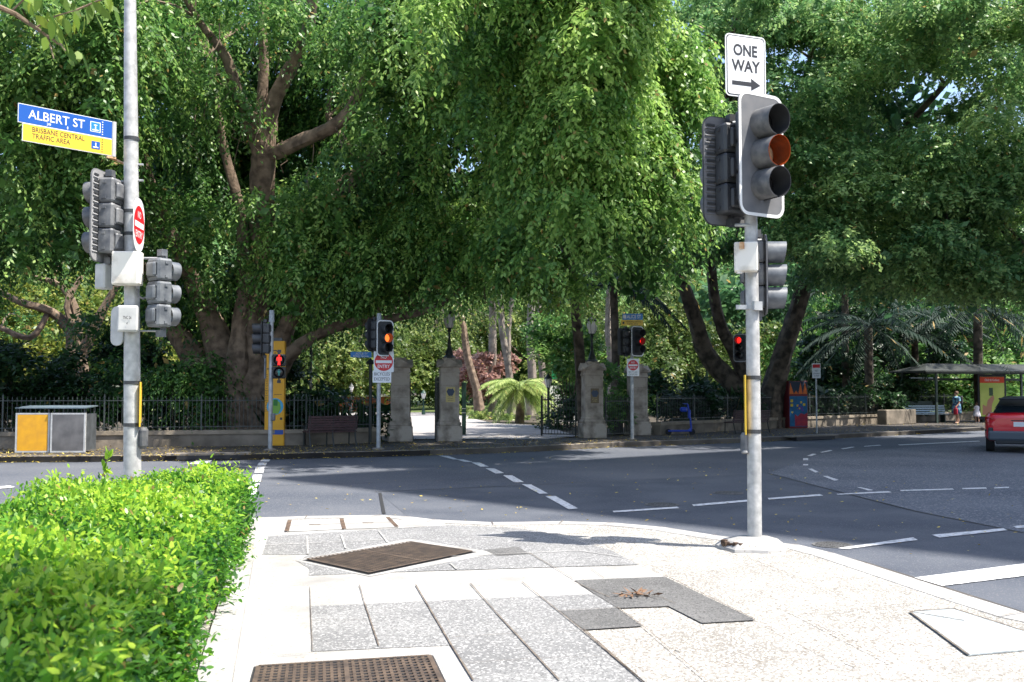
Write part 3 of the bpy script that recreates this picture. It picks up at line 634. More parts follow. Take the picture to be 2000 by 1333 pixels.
m.build('rubble', 'joint_brown', t)
signal_head(t, lp(1487, 303, -.22) , R(31), lens=['lens_off', 'rust', 'lens_off'], bw=.62, bh=1.27, vl=.27, vr=.158, inner=['black_plastic', 'visor_amber_glow', 'black_plastic'])  # amber glow painted on the middle visor wall; its lens borrows the rust colour
signal_head(t, lp(1421, 337, .10), R(-157), louvre=True, bw=.62, bh=1.15, boardm='black_plastic', back='board_front', bodym='black_plastic', border='board_back')
signal_head(t, lp(1494, 538, .12), R(84), bw=.36, bh=.84, sp=.24, vr=.115, vl=.22, border='board_front', visorm='clear_grey', bodym='grey_plastic', boardm='board_front')
bracket(t, lp(1466, 600), lp(1490, 606, .12)); bracket(t, lp(1466, 470), lp(1490, 470, .12)); bracket(t, lp(1466, 440, -.05), lp(1435, 440, 0)); bracket(t, lp(1466, 240, 0), lp(1480, 215, -.12)); bracket(t, lp(1466, 400, 0), lp(1482, 410, -.14)); bracket(t, lp(1466, 240, 0), lp(1430, 240, 0))
m = MB(); m.rbox(lp(1457, 503, -.13), (.235, .14, .30), .012, rz=R(-12)); m.box(lp(1444, 531, -.15), (.05, .05, .04)); bx_ = m.build('control_box', 'box_white', t)
m = MB(); m.box(lp(1449, 480, -.213), (.05, .004, .07), rz=R(-12)); m.build('stain', 'rust', t)
m = MB(); q = lp(1466, 601); clampband(m, q.z, .07, (q.x, q.y)); m.box((q.x - .10, q.y - .04, q.z), (.12, .03, .045)); m.box((q.x + .05, q.y - .08, q.z + .01), (.10, .04, .09), rz=.4); m.build('clamp', 'galv', t)
m = MB(); m.tube([lp(1477, 485, -.08), lp(1481, 500, -.1), lp(1480, 512, -.09), lp(1483, 525, -.07), lp(1478, 533, -.06)], .011, 6); m.build('cable', 'cable', t, True)
m = MB(); m.rbox(lp(1455, 866, .02), (.085, .11, .22), .03); m.lathe([(.03, -.01), (.04, .0), (.03, .02)], lp(1455, 884, -.02), 12); m.build('push_button', 'grey_plastic', t)
for zz in (738, 843):
    m = MB(); q = lp(1471.5, zz); clampband(m, q.z, .071, (q.x, q.y)); m.build('strap', 'black_plastic', t)
# small edge-on yellow sign on the pole
c = at(1455.5, 791, Y0); s = tag(MB().box((0, 0, 0), (.012, .20, .61), R(-10)).build('sign', 'sign_yellow', None, False, c), 'narrow yellow sign seen edge on strapped to the big right pole', 'sign')
# ---------------- sign maker
def sign(name, label, cat, c, phi, w_, h_, field, border=None, bwid=.012, rad=.02, group=None, backm='box_grey', thick=.004):
    t = thing(name, label, cat, c, phi, group)
    m = MB(); m.plate(rrect(w_, h_, rad), 0, thick, 0); 
    if border:
        m.plate(rrect(w_ - 2 * bwid, h_ - 2 * bwid, max(rad - bwid, .004)), -.0015, 0, 1)
        m.build('plate', [border, field], t)
    else: m.build('plate', field, t)
    return t
# ONE WAY
c = at(1456.5, 130, Y0 - .02); T_ = sign('one_way_sign', 'white ONE WAY sign with arrow above the big right signal', 'sign', c, R(20), .49, .66, 'ink', 'sign_white', .014, .05)
m = MB(); m.plate(rrect(.442, .612, .036), -.003, -.0016, 0)
m.build('face', 'sign_white', T_)
m = MB(); text(m, 'ONE', -.005, .165, .29, .125, -.0045, bold=.03); text(m, 'WAY', .0, -.0, .35, .125, -.0045, bold=.03); m.build('lettering', 'ink', T_)
m = MB(); m.raw([(x, -.0045, z) for x, z in ((-.17, -.165), (.06, -.165), (.06, -.125), (.175, -.19), (.06, -.255), (.06, -.21), (-.17, -.21))], [(0, 1, 5, 6), (2, 3, 4), (1, 2, 4, 5)]); m.build('arrow', 'ink', T_)
m = MB(); m.box((0, .018, -.30), (.04, .03, .2)); m.build('bracket', 'galv', T_)
# ---------------- left signal pole behind the hedge
YL = 11.2; LB = at(258.5, 1090, YL); LB.z = ZF
def ll(px, py, dy=0.0): return at(px, py, YL + dy) - LB
t = thing('traffic_light', 'tall tapered steel signal pole behind the hedge carrying grey boxes and two signal heads', 'traffic light', LB, 0, 'traffic signals')
m = MB(); m.tube([(0, 0, -.05), ll(258.5, 900), ll(257.5, 560), ll(256, 290), ll(254, -20), ll(253, -150)], [.098, .094, .083, .079, .064, .06], 28); sub(m, 'pole', 'galv_big', t, True)
signal_head(t, ll(202, 425, -.05), R(-96), s=.92, louvre=True, bw=.62, bh=1.13, sp=.31, vr=.135, vl=.22, boardm='board_front', back='board_back', bodym='grey_plastic', border='board_back', tube_full=True)
signal_head(t, ll(327, 574, .0), R(142), s=.92, board=False, sp=.28, vr=.118, vl=.13, bodym='clear_grey', visorm='clear_grey')
bracket(t, ll(256, 355), ll(205, 355, -.02), .012); bracket(t, ll(268, 353), ll(280, 353), .012); bracket(t, ll(256, 505), ll(322, 505, 0), .014); bracket(t, ll(256, 647), ll(322, 647, 0), .010); bracket(t, ll(256, 502), ll(196, 502, 0), .012); bracket(t, ll(268, 322), ll(280, 322), .012)
m = MB(); m.rbox(ll(249, 525, -.16), (.30, .17, .37), .015); m.build('control_box', 'box_white', t)
m = MB(); m.rbox(ll(203, 541, -.05), (.14, .15, .28), .015, rz=R(-20)); m.build('junction_box', 'box_grey', t)
m = MB(); m.rbox(ll(250, 623, -.17), (.22, .13, .29), .02, rz=R(14)); b_ = m.build('detector_box', 'box_grey', t)
m = MB(); text(m, 'TNC 26', 0, .02, .09, .035, 0); text(m, '4', 0, -.045, .012, .03, 0); m.xf(Matrix.Translation(ll(248, 624, -.245)) @ Matrix.Rotation(R(14), 4, 'Z')); m.build('lettering', 'ink', b_)
m = MB(); m.plate(rrect(.17, .44, .075), 0, .02); m.xf(Matrix.Translation(ll(228, 637, -.05)) @ Matrix.Rotation(R(-20), 4, 'Z')); m.build('backing_plate', 'box_grey', t)
m = MB(); m.tube([ll(300, 560, -.02), ll(292, 578, -.06), ll(280, 584, -.1), ll(272, 580, -.1), ll(268, 565, -.1)], .014, 6); m.tube([ll(318, 510, -.05), ll(312, 535, -.1), ll(300, 560, -.02)], .013, 6)
m.build('cable', 'cable', t, True); m = MB(); m.tube([ll(226, 370, 0), ll(233, 385, -.02), ll(236, 420, -.02), ll(235, 490, -.02)], .014, 6); m.build('cable', 'cable', t, True)
for zz, rr in ((272, .079), (414, .081), (748, .089), (830, .092), (458, .082)):
    m = MB(); q = ll(256 + zz * .0035, zz); clampband(m, q.z, rr - .001, (q.x, q.y)); m.build('strap', 'black_plastic', t)
m = MB(); m.rbox(ll(280, 856, -.02), (.09, .12, .24), .035); m.build('push_button', 'visor_grey', t)
c = at(274.5, 790, YL); s = tag(MB().box((0, 0, 0), (.012, .20, .50), R(17)).build('sign', 'sign_yellow', None, False, c), 'narrow yellow sign seen edge on strapped to the left pole', 'sign')
def no_entry(t, w_, h_, cz=0, r=None, y=-.003):
    r = r or w_ * .46
    m = MB(); m.plate(circ(r, 40, 0, cz), y, y + .001); m.build('disc', 'sign_red', t)
    m = MB(); m.raw([(-r * .86, y - .001, cz - r * .15), (r * .86, y - .001, cz - r * .15), (r * .86, y - .001, cz + r * .15), (-r * .86, y - .001, cz + r * .15)], [(0, 1, 2, 3)])
    text(m, 'NO', 0, cz + r * .52, r * .62, r * .36, y - .001); text(m, 'ENTRY', 0, cz - r * .50, r * 1.3, r * .36, y - .001); m.build('lettering', 'sign_white', t)
t = sign('no_entry_sign', 'rounded NO ENTRY sign turned almost edge on at the left pole', 'sign', at(271.5, 440, YL - .12), R(96), .46, .60, 'sign_white', None, rad=.20, group='no entry signs')
no_entry(t, .46, .6, 0, .215)
# street name signs on the left pole
PA, PB = at(35, 238, 10.42), at(221, 273, 11.16); cc = (PA + PB) / 2; ph = math.atan2(PB.y - PA.y, PB.x - PA.x); Wd = (PB.xy - PA.xy).length
t = thing('street_name_sign', 'blue ALBERT ST sign with yellow traffic area panel hanging at the left pole', 'street sign', cc, ph)
m = MB(); m.box((-.008, 0, .10), (Wd - .02, .022, .190)); pb = m.build('name_panel', 'sign_blue', t)
m = MB(); m.box((-.008, 0, .10), (Wd - .012, .018, .204)); m.build('panel_edge', 'sign_white', pb)
m = MB(); text(m, 'ALBERT ST', -.115, .105, .60, .098, -.0125, bold=.008); text(m, '39', -.20, .03, .045, .03, -.0125); text(m, '1', -.0, .03, .012, .03, -.0125)
for k in range(6): m.box((.385, -.012, .03 + k * .028), (.012, .002, .012))
m.box((.305, -.0115, .10), (.115, .002, .115)); m.build('lettering', 'sign_white', pb)
m = MB(); m.box((.305, -.0130, .10), (.098, .002, .098)); m.build('emblem', 'sign_blue_light', pb)
m = MB(); m.box((.305, -.0145, .10), (.012, .001, .06)); m.box((.305, -.0145, .065), (.07, .001, .012)); m.box((.305, -.0145, .12), (.04, .001, .008)); m.build('emblem_mark', 'sign_white', pb)
m = MB(); m.box((.015, 0, -.098), (Wd - .07, .022, .178)); py_ = m.build('area_panel', 'sign_yellow', t)
m = MB(); m.box((.015, 0, -.098), (Wd - .062, .018, .192)); m.build('panel_edge', 'sign_white', py_)
m = MB(); text(m, 'BRISBANE CENTRAL', -.09, -.055, .56, .056, -.0125, bold=.004); text(m, 'TRAFFIC AREA', -.17, -.125, .40, .056, -.0125, bold=.004)
for k in range(6): m.box((.385, -.012, -.03 - k * .027), (.012, .002, .012))
m.build('lettering', 'ink', py_)
m = MB(); m.box((.312, -.0125, -.105), (.095, .003, .085)); m.build('emblem', 'sign_blue', py_)
m = MB(); m.box((.312, -.0145, -.10), (.012, .001, .045)); m.box((.312, -.0145, -.128), (.06, .001, .012)); m.build('emblem_mark', 'sign_white', py_)
m = MB(); m.tube([(Wd / 2 + .005, 0, -.20), (Wd / 2 + .005, 0, .20)], .028, 12); m.build('end_post', 'box_grey', t, True)
m = MB(); m.tube([(Wd / 2 - .02, 0, -.215), (Wd / 2 + .16, .08, -.235)], .016, 8); m.box((Wd / 2 - .02, 0, -.212), (.1, .04, .02)); m.build('bracket', 'rust', t)
# ---------------- far signals
def far_pole(label, bx, by, topy, depth=None, r=.058):
    b = G(bx, by, ZP); D = b.y; t = thing('traffic_light', label, 'traffic light', b, 0, 'traffic signals')
    def q(px, py, dy=0.0): return at(px, py, D + dy) - b
    tp = q(bx, topy).z
    m = MB(); m.tube([(0, 0, 0), (0, 0, tp)], [r, r * .95], 14); m.build('pole', 'galv', t, True)
    m = MB(); m.tube([(0, 0, tp - .30), (0, 0, tp + .02)], [r * 1.35, r * 1.1], 14); m.build('cap', 'lid_concrete', t, True)
    m = MB(); m.lathe([(.16, 0), (.16, .03), (.08, .05)], n=14); m.build('base_plate', 'kerb_dark', t)
    return t, q, D, b
t, q, DA, bA = far_pole('grey signal pole beside the yellow pylon with a red pedestrian light', 527.5, 880, 608)
signal_head(t, q(512, 662, 0), R(-82), bw=.58, bh=.95, sp=.27, vr=.14, vl=.26, border='black_plastic', back='black_plastic', visorm='black_plastic', boardm='black_plastic')
hp = signal_head(t, q(545, 716, -.10), R(12), board=False, aspects=2, sp=.33, vr=.155, vl=.16, bodym='black_plastic', visorm='black_plastic', lens=['lens_off', 'lens_off'])
# walking figures on the two lamps
def figure(mb, cx, cz, s):
    mb.raw([(cx + x * s, 0, cz + z * s) for x, z in circ(.16, 10, 0, .72)], [tuple(range(10))])
    for a in ([(-.22, .5), (.22, .5), (.16, -.1), (-.16, -.1)], [(-.16, -.1), (-.02, -.1), (-.06, -.8), (-.2, -.8)], [(.02, -.1), (.16, -.1), (.2, -.8), (.06, -.8)], [(-.36, .45), (-.24, .5), (-.26, -.1), (-.36, -.1)], [(.24, .5), (.36, .45), (.36, -.1), (.26, -.1)]):
        mb.raw([(cx + x * s, 0, cz + z * s) for x, z in a], [(3, 2, 1, 0)])
for zz, mm_, sc_ in ((.165, 'lens_red', .17), (-.165, 'lens_teal', .10)):
    m = MB(); figure(m, 0, zz, sc_); m.xf(Matrix.Translation(q(545, 716, -.10)) @ Matrix.Rotation(R(12), 4, 'Z') @ Matrix.Translation((0, -.075, 0))); m.build('pictogram', mm_, hp)
bracket(t, q(528, 700), q(545, 700, .05)); bracket(t, q(528, 640), q(515, 640)); bracket(t, q(528, 690), q(512, 690))
m = MB(); m.box(q(518, 720, -.02), (.04, .1, .55)); m.build('conduit', 'grey_plastic', t); m = MB(); m.rbox(q(534, 815, -.08), (.10, .09, .2), .02); m.build('push_button', 'grey_plastic', t)
t, q, DB, bB = far_pole('grey signal pole left of the gate pillars with the lit amber signal', 739, 878, 614)
signal_head(t, q(752, 661, -.14), R(32), bw=.50, bh=.98, sp=.255, vr=.13, vl=.28, lit=1, boardm='black_plastic', visorm='black_plastic')
signal_head(t, q(728, 655, .16), R(-120), bw=.5, bh=.9, sp=.25, vr=.12, vl=.2, border='black_plastic', boardm='black_plastic', visorm='black_plastic')
bracket(t, q(739, 650), q(752, 650, -.08)); bracket(t, q(739, 640), q(728, 645, .12))
s = sign('no_entry_sign', 'square white NO ENTRY sign above a BICYCLES EXCEPTED plate', 'sign', at(749.5, 707, DB - .1), R(8), .54, .56, 'sign_white', group='no entry signs', rad=.02); no_entry(s, .54, .56, 0, .25)
s = sign('bicycles_excepted_sign', 'white BICYCLES EXCEPTED plate beneath the no entry sign', 'sign', at(746, 736, DB - .1), R(8), .50, .33, 'sign_white', rad=.015)
m = MB(); text(m, 'BICYCLES', 0, .07, .42, .085, -.003, bold=.0); text(m, 'EXCEPTED', 0, -.065, .42, .085, -.003, bold=.0); m.build('lettering', 'ink', s)
s = sign('street_name_sign', 'small blue street name blade on a dark post left of the gates', 'street sign', at(705, 693, DB + 2.6), R(10), .62, .17, 'sign_blue_light', rad=.01, thick=.02)
m = MB(); text(m, 'ALICE ST', .02, .03, .36, .055, -.003); text(m, 'Botanic Gardens', .0, -.04, .44, .05, -.003); m.build('lettering', 'sign_white', s)
b = G(724, 866, ZP); D = DB + 2.7; b = Vector((at(724, 700, D).x, D, ZP)); 
t = thing('sign_post', 'slim dark post with a pointed cap carrying the small blue street name blade', 'post', b)
m = MB(); m.tube([(0, 0, 0), (0, 0, at(724, 705, D).z - ZP)], .05, 10); m.build('shaft', 'wrought', t, True)
m = MB(); m.lathe([(.06, 0), (.16, .03), (.12, .08), (.03, .16), (.0, .2)], (0, 0, at(724, 712, D).z - ZP), 12); m.build('cap', 'wrought', t)
t, q, DC, bC = far_pole('grey signal pole at the right gate pillar under the ALICE ST sign', 1235, 860, 640)
signal_head(t, q(1245, 667, -.14), R(34), bw=.52, bh=.98, sp=.255, vr=.13, vl=.28, lens=['lens_off', 'lens_red', 'lens_off'], boardm='black_plastic', visorm='black_plastic')
signal_head(t, q(1220, 668, .10), R(-160), bw=.5, bh=.9, sp=.25, vr=.12, vl=.2, border='black_plastic', boardm='black_plastic', visorm='black_plastic')
bracket(t, q(1235, 660), q(1245, 660, -.08)); bracket(t, q(1235, 650), q(1222, 655, .1))
s = sign('no_entry_sign', 'tall white NO ENTRY plate with small print below the red-orange signal', 'sign', at(1236.5, 718, DC - .1), R(4), .40, .56, 'sign_white', group='no entry signs', rad=.02); no_entry(s, .4, .56, .07, .17)
m = MB(); text(m, 'BICYCLES', 0, -.15, .28, .05, -.003, bold=0); text(m, 'EXCEPTED', 0, -.225, .28, .05, -.003, bold=0); m.build('small_print', 'ink', s)
s = thing('street_name_sign', 'blue ALICE ST sign with a yellow panel on top of the right gate signal', 'street sign', at(1235, 625, DC - .05), R(2))
m = MB(); m.box((.01, 0, .10), (.66, .02, .20)); m.build('name_panel', 'sign_blue_light', s)
m = MB(); m.box((-.01, 0, -.10), (.72, .02, .18)); pnl = m.build('area_panel', 'sign_yellow', s)
m = MB(); text(m, 'ALICE ST', .05, .10, .46, .115, -.0125); m.box((-.25, -.012, .10), (.10, .002, .12)); m.build('lettering', 'sign_white', s)
m = MB(); text(m, 'BRISBANE CENTRAL', .05, -.065, .48, .05, -.0125, bold=0); text(m, 'TRAFFIC AREA', .0, -.135, .36, .05, -.0125, bold=0); m.box((-.29, -.012, -.1), (.06, .003, .07)); m.build('lettering', 'ink', pnl)
t, q, DD, bD = far_pole('distant signal pole behind the big right pole with a red light facing left', 1463, 851, 640)
signal_head(t, q(1446, 680, -.12), R(-32), bw=.52, bh=1.0, sp=.27, vr=.13, vl=.28, lens=['lens_red', 'lens_off', 'lens_off'], boardm='black_plastic', visorm='black_plastic', border='board_back')
bracket(t, q(1463, 680), q(1446, 680, -.06))
# ---------------- yellow wayfinding pylon
pb_ = G(535, 871, ZP); D = pb_.y; k = D / F
t = thing('wayfinding_pylon', 'tall yellow pedestrian map pylon with blue band and round map', 'pylon', pb_)
Wp, Hp = 38 * k, 204 * k
m = MB(); m.rbox((0, .09, Hp / 2), (Wp, .18, Hp), .012); m.build('panel', 'pylon_yellow', t)
m = MB(); m.box((0, -.004, .39 * 1), (Wp - .03, .01, .13)); m.build('blue_band', 'pylon_blue', t)
m = MB(); m.plate(circ(.24, 28, .02, 1.13), -.006, 0); mp = m.build('map_disc', 'pylon_cyan', t)
m = MB(); m.plate([(.02 + x, 1.13 + z) for x, z in ((-.14, -.2), (.1, -.21), (.17, -.05), (.14, .12), (.02, .2), (-.1, .18), (-.16, 0))], -.009, -.006); m.build('map_area', 'map_green', mp)
m = MB(); m.plate([(x, z) for x, z in ((-.03, 1.16), (.09, 1.15), (.1, 1.33), (-.02, 1.34))], -.012, -.009); m.build('map_park', 'map_dark_green', mp)
m = MB(); o_ = circ(.11, 22, 0, 2.66); i_ = circ(.085, 22, 0, 2.66); m.raw([(x, -.004, z) for x, z in o_ + i_], [(k_, (k_ + 1) % 22, 22 + (k_ + 1) % 22, 22 + k_) for k_ in range(22)]); text(m, 'i', 0, 2.66, .03, .1, -.004)
for k_ in range(22): m.box((-Wp / 2 + .05, -.003, 1.0 + k_ * .05), (.05 if k_ % 3 else .08, .004, .012))
m.box((-.02, -.003, 2.22), (.42, .004, .03)); m.box((.1, -.003, 1.48), (.22, .004, .012)); m.box((.2, -.003, .78), (.07, .004, .07)); m.build('lettering', 'ink', t)
m = MB(); m.box((0, .09, Hp + .03), (Wp * .7, .16, .12)); m.build('cap', 'bin_dark', t)
# ---------------- bins
for (x0, x1, mt, lab) in ((29, 96, 'bin_yellow', 'recycling bin enclosure with a bright yellow front panel'), (97.5, 166, 'bin_steel', 'litter bin enclosure with a grey steel front panel')):
    a, b = G(x0, 886, ZP), G(x1, 886, ZP); c = (a + b) / 2; Wb = (b - a).length * .98; Hb = 77 * c.y / F
    t = thing('litter_bin', lab, 'bin', (c.x, c.y, ZP), R(3), 'pair of street bins')
    m = MB(); m.box((0, .42, Hb / 2 + .03), (Wb - .03, .74, Hb - .08)); m.build('body', 'bin_dark', t)
    m = MB(); 
    for sx in (-1, 1): m.box((sx * (Wb / 2 - .022), .02, Hb / 2 + .02), (.044, .05, Hb))
    m.box((0, .02, Hb - .0), (Wb - .09, .048, .04)); m.box((0, .02, .045), (Wb - .09, .048, .05)); m.build('frame', 'box_grey', t)
    m = MB(); m.box((0, .01, Hb / 2 + .02), (Wb - .10, .03, Hb - .09)); m.build('front_panel', mt, t)
    m = MB()
    for sx in (-1, 1):
        for yy in (.08, .72): m.box((sx * (Wb / 2 - .06), yy, Hb + .06), (.03, .03, .18))
    m.build('post', 'bin_dark', t)
    m = MB(); m.box((0, .40, Hb + .165), (Wb + .02, .86, .025), tilt=R(3)); m.build('lid', 'bin_top', t)
# ---------------- park benches
def bench(label, x0, x1, yb, grp):
    a, b = G(x0, yb, ZP), G(x1, yb - (x1 - x0) * .03, ZP); c = (a + b) / 2; Lb = (b - a).length
    t = thing('park_bench', label, 'bench', (c.x, c.y, ZP), math.atan2(b.y - a.y, b.x - a.x), grp)
    m = MB()
    for i in range(5): m.rbox((0, .02 + i * .095, .44 - .01 * abs(i - 2)), (Lb, .082, .035), .008)
    m.build('seat', 'bench_wood', t)
    m = MB()
    for i in range(6): m.rbox((0, -.02 - i * .012, .50 + i * .068), (Lb, .03, .058), .008)
    m.build('backrest', 'bench_wood', t)
    for sx in (-.92, 0, .92):
        m = MB(); x = sx * Lb / 2; m.tube([(x, -.12, 0), (x, -.03, .25), (x, .0, .42), (x, -.09, .9)], .022, 6); m.tube([(x, .46, 0), (x, .44, .42)], .022, 6); m.tube([(x, 0, .42), (x, .45, .42)], .018, 6); m.tube([(x, -.04, .62), (x, .25, .66), (x, .45, .58), (x, .44, .42)], .015, 6)
        m.build('leg', 'wrought', t, True)
bench('dark red slatted park bench seen from behind left of the gates', 600, 697, 874, 'park benches')
bench('dark red slatted park bench in deep shade behind the big right pole', 1430, 1502, 848, 'park benches')
# ---------------- fences
def fence(pts, label, h=.95, wh=.48, step=.118):
    t = thing('iron_fence', label, 'fence', (pts[0][0], pts[0][1], ZP - .02)); o = Vector((pts[0][0], pts[0][1], ZP - .02))
    P = [Vector((p[0], p[1], ZP - .02)) - o for p in pts]
    mw, mc, mr = MB(), MB(), MB()
    for a, b in zip(P, P[1:]):
        d = b - a; L = d.length; u = d / L; c = (a + b) / 2; rz = math.atan2(d.y, d.x)
        mw.box((c.x, c.y, wh / 2 - .05), (L + .02, .34, wh + .1 - .12), rz); mc.box((c.x, c.y, wh - .055), (L + .04, .42, .11), rz)
        for z in (wh + .10, wh + h - .10): mr.box((c.x, c.y, z), (L, .035, .02), rz)
        n = int(L / step)
        for i in range(n):
            p = a + u * (i + .5) * step; mr.tube([(p.x, p.y, wh - .005), (p.x, p.y, wh + h - .06)], .0085, 4, cap=False); mr.tube([(p.x, p.y, wh + h - .06), (p.x, p.y, wh + h + .02)], [.016, .001], 4, cap=False)
        for i in range(int(L / 2.6) + 1):
            p = a + u * min(i * 2.6 + .06, L - .06); mp = MB(); mp.box((p.x, p.y, wh + h / 2), (.04, .04, h), rz); mp.tube([(p.x, p.y, wh + h), (p.x, p.y, wh + h + .10)], [.028, .002], 6); mp.build('post', 'fence_paint', t)
    mw.build('wall', 'stone_dark', t); mc.build('coping', 'stone_cap', t); mr.build('railing', 'fence_paint', t)
    return t
fence([(-40, 20.7), (-14, 27.3), (-6.1, 29.3), (-4.15, 30.75)], 'black iron railing on a low stained stone wall left of the gates')
fence([(5.2, 36.0), (9.5, 41), (19.5, 50.5), (30, 60), (50, 81)], 'black iron railing on a low stone wall right of the gates')
a = at(1750, 812, 47.5); a = Vector((a.x, a.y, ZP)); t = tag(MB().rbox((0, 0, .35), (2.6, .5, .7), .03, rz=R(38)).build('stone_block', 'stone_dark', None, False, G(1752, 829, ZP)), 'low block of stained stonework beside the bus shelter', 'wall')
# ---------------- gate pillars
def pillar(bx, by, topy, wpx, label, plaque=None, lamp=False, rz=R(8), wide=1.0):
    b = G(bx, by, ZP); D = b.y; k = D / F; H = (by - topy) * k; W = wpx * k; t = thing('gate_pillar', label, 'pillar', b, rz, 'stone gate pillars')
    m = MB(); m.rbox((0, 0, .24), (W * 1.30, W * 1.30, .5), .03); m.rbox((0, 0, .545), (W * 1.20, W * 1.20, .13), .04); m.build('plinth', 'stone', t)
    m = MB(); h0, h1 = .60, H - .42; m.box((0, 0, (h0 + h1) / 2), (W * .82, W * .96, h1 - h0))
    for sx in (-1, 1): m.rbox((sx * W * .43, 0, (h0 + h1) / 2), (W * .13, W * 1.02, h1 - h0 - .01), .01)
    m.rbox((0, 0, h0 + .05), (W * 1.06, W * 1.06, .1), .02)
    for i in range(1, 4): m.box((0, -.001, h0 + (h1 - h0) * i / 4), (W * .825, W * .963, .006), mi=1)
    m.build('shaft', ['stone', 'stone_dark'], t)
    m = MB(); m.rbox((0, 0, h1 + .04), (W * 1.08, W * 1.08, .08), .02); m.rbox((0, 0, h1 + .13), (W * 1.0, W * 1.02, .1), .01); m.rbox((0, 0, h1 + .215), (W * 1.30, W * 1.30, .07), .02)
    hw = W * .66; z0 = h1 + .25
    for rot in (0, math.pi / 2):
        vs = [(-hw * .82, -hw, z0), (hw * .82, -hw, z0), (0, -hw, z0 + .19), (-hw * .82, hw, z0), (hw * .82, hw, z0), (0, hw, z0 + .19)]
        if rot: vs = [(-y * .997, x, z - .002) for x, y, z in vs]
        m.raw(vs, [(0, 1, 2), (5, 4, 3), (0, 2, 5, 3), (2, 1, 4, 5), (1, 0, 3, 4)])
    vs = [(-hw * .8, -hw + .004, z0 + .025), (hw * .8, -hw + .004, z0 + .025), (0, -hw + .004, z0 + .21), (-hw * .8, -hw + .03, z0 + .03)]
    m.rbox((0, 0, z0 + .12), (W * .62, W * .62, .24), .02); m.build('capital', 'stone', t)
    if plaque:
        pz, pw, phh, pm = plaque; m = MB(); m.box((.02, -W * .48 - .012, pz), (pw, .02, phh)); pl = m.build('plaque', pm, t)
        m = MB(); m.plate(circ(.10, 16, .02, pz + .08), -W * .48 - .028, -W * .48 - .0225); m.plate([(.02 + x, pz + .08 + z) for x, z in ((-.13, .02), (-.06, .12), (0, .07), (.06, .12), (.13, .02), (.06, -.12), (-.06, -.12))], -W * .48 - .027, -W * .48 - .0225); m.build('crest', 'crest_blue', pl)
        m = MB()
        for i in range(3): text(m, ('CITY', 'BOTANIC', 'GARDENS')[i], .02, pz - .07 - i * .055, pw * .6, .03, -W * .48 - .0235, bold=0)
        m.build('lettering', 'ink' if pm == 'plaque_gold' else 'plaque_gold', pl)
    return t, b, H
pillar(781, 862, 704, 37, 'outer left stone gate pillar without a lamp', None)
t2, b2, H2 = pillar(877, 862, 704, 37, 'stone gate pillar with a yellow crest plaque under a lamp', (1.47, .29, .47, 'plaque_gold'))
t3, b3, H3 = pillar(1157, 855, 711, 36, 'stone gate pillar with a bronze crest plaque under a lamp', (1.42, .28, .50, 'plaque_bronze'))
pillar(1245, 850, 716, 33, 'outer right stone gate pillar behind the signal pole', None)
def gate_lamp(c, label, h=1.45):
    t = thing('gate_lamp', label, 'lamp', c, 0, 'iron lamps on the gate pillars')
    m = MB(); m.lathe([(.20, 0), (.20, .05), (.13, .09), (.11, .22), (.07, .32), (.045, .42), (.06, .50), (.04, .54), (.035, h - .62), (.07, h - .58), (.05, h - .52), (.10, h - .48)], n=14); m.build('column', 'wrought', t, True)
    m = MB(); m.lathe([(.09, h - .48), (.165, h - .33), (.18, h - .18), (.155, h - .05)], n=16); gl = m.build('globe', 'lamp_glass', t, True)
    m = MB()
    for k in range(6):
        a = k * math.pi / 3 + .2; ca, sa = math.cos(a), math.sin(a); m.tube([(ca * r_, sa * r_, z) for r_, z in ((.10, h - .49), (.172, h - .33), (.188, h - .18), (.162, h - .04))], .007, 4)
    m.lathe([(.17, h - .06), (.18, h - .02), (.12, h + .05), (.05, h + .09), (.03, h + .16), (.045, h + .19), (.0, h + .27)], n=14); m.build('cage', 'wrought', t, True)
gate_lamp((b2.x, b2.y, ZP + H2 + .05), 'black caged lamp on the pillar with the yellow plaque')
gate_lamp((b3.x, b3.y, ZP + H3 + .05), 'black caged lamp on the pillar with the bronze plaque')
# ---------------- iron gates standing open
def gate(c, rz, L, h, label, dens=.11):
    t = thing('iron_gate', label, 'gate', c, rz, 'open iron gates'); m = MB(); n = int(L / dens)
    for i in range(n + 1): m.tube([(i * dens, 0, .08), (i * dens, 0, h + (.08 if i % 2 else 0))], .010, 4, cap=False)
    m.build('bars', 'wrought', t); m = MB()
    for z in (.1, .55, h - .12): m.box((L / 2, 0, z), (L, .035, .035))
    for x in (0, L): m.box((x, 0, h / 2 + .03), (.05, .05, h))
    m.build('frame', 'wrought', t)
gate((b2.x - .45, b2.y + .3, ZP), R(88), 1.5, 2.0, 'dark iron gate leaf folded back at the left inner pillar')
gate((b3.x - .55, b3.y + .25, ZP), R(158), 1.25, 1.40, 'dark iron gate leaf open beside the bronze plaque pillar')
gate((b3.x + .5, b3.y + .5, ZP), R(42), 1.3, 1.35, 'short iron gate leaf between the two right pillars')
gate((b2.x - 1.3, b2.y + .35, ZP), R(95), 1.4, 1.9, 'dark iron gate leaf edge on at the outer left pillar')
# dark green post right of pillar two
c = G(906, 850, ZP); t = thing('gate_post', 'square dark green post right of the yellow plaque pillar', 'post', c)
m = MB(); m.rbox((0, 0, .95), (.15, .15, 1.9), .015); m.build('shaft', 'green_post', t); m = MB(); m.box((0, 0, .95), (.158, .158, .02)); m.box((0, 0, .80), (.158, .158, .02)); m.build('band', 'box_grey', t)
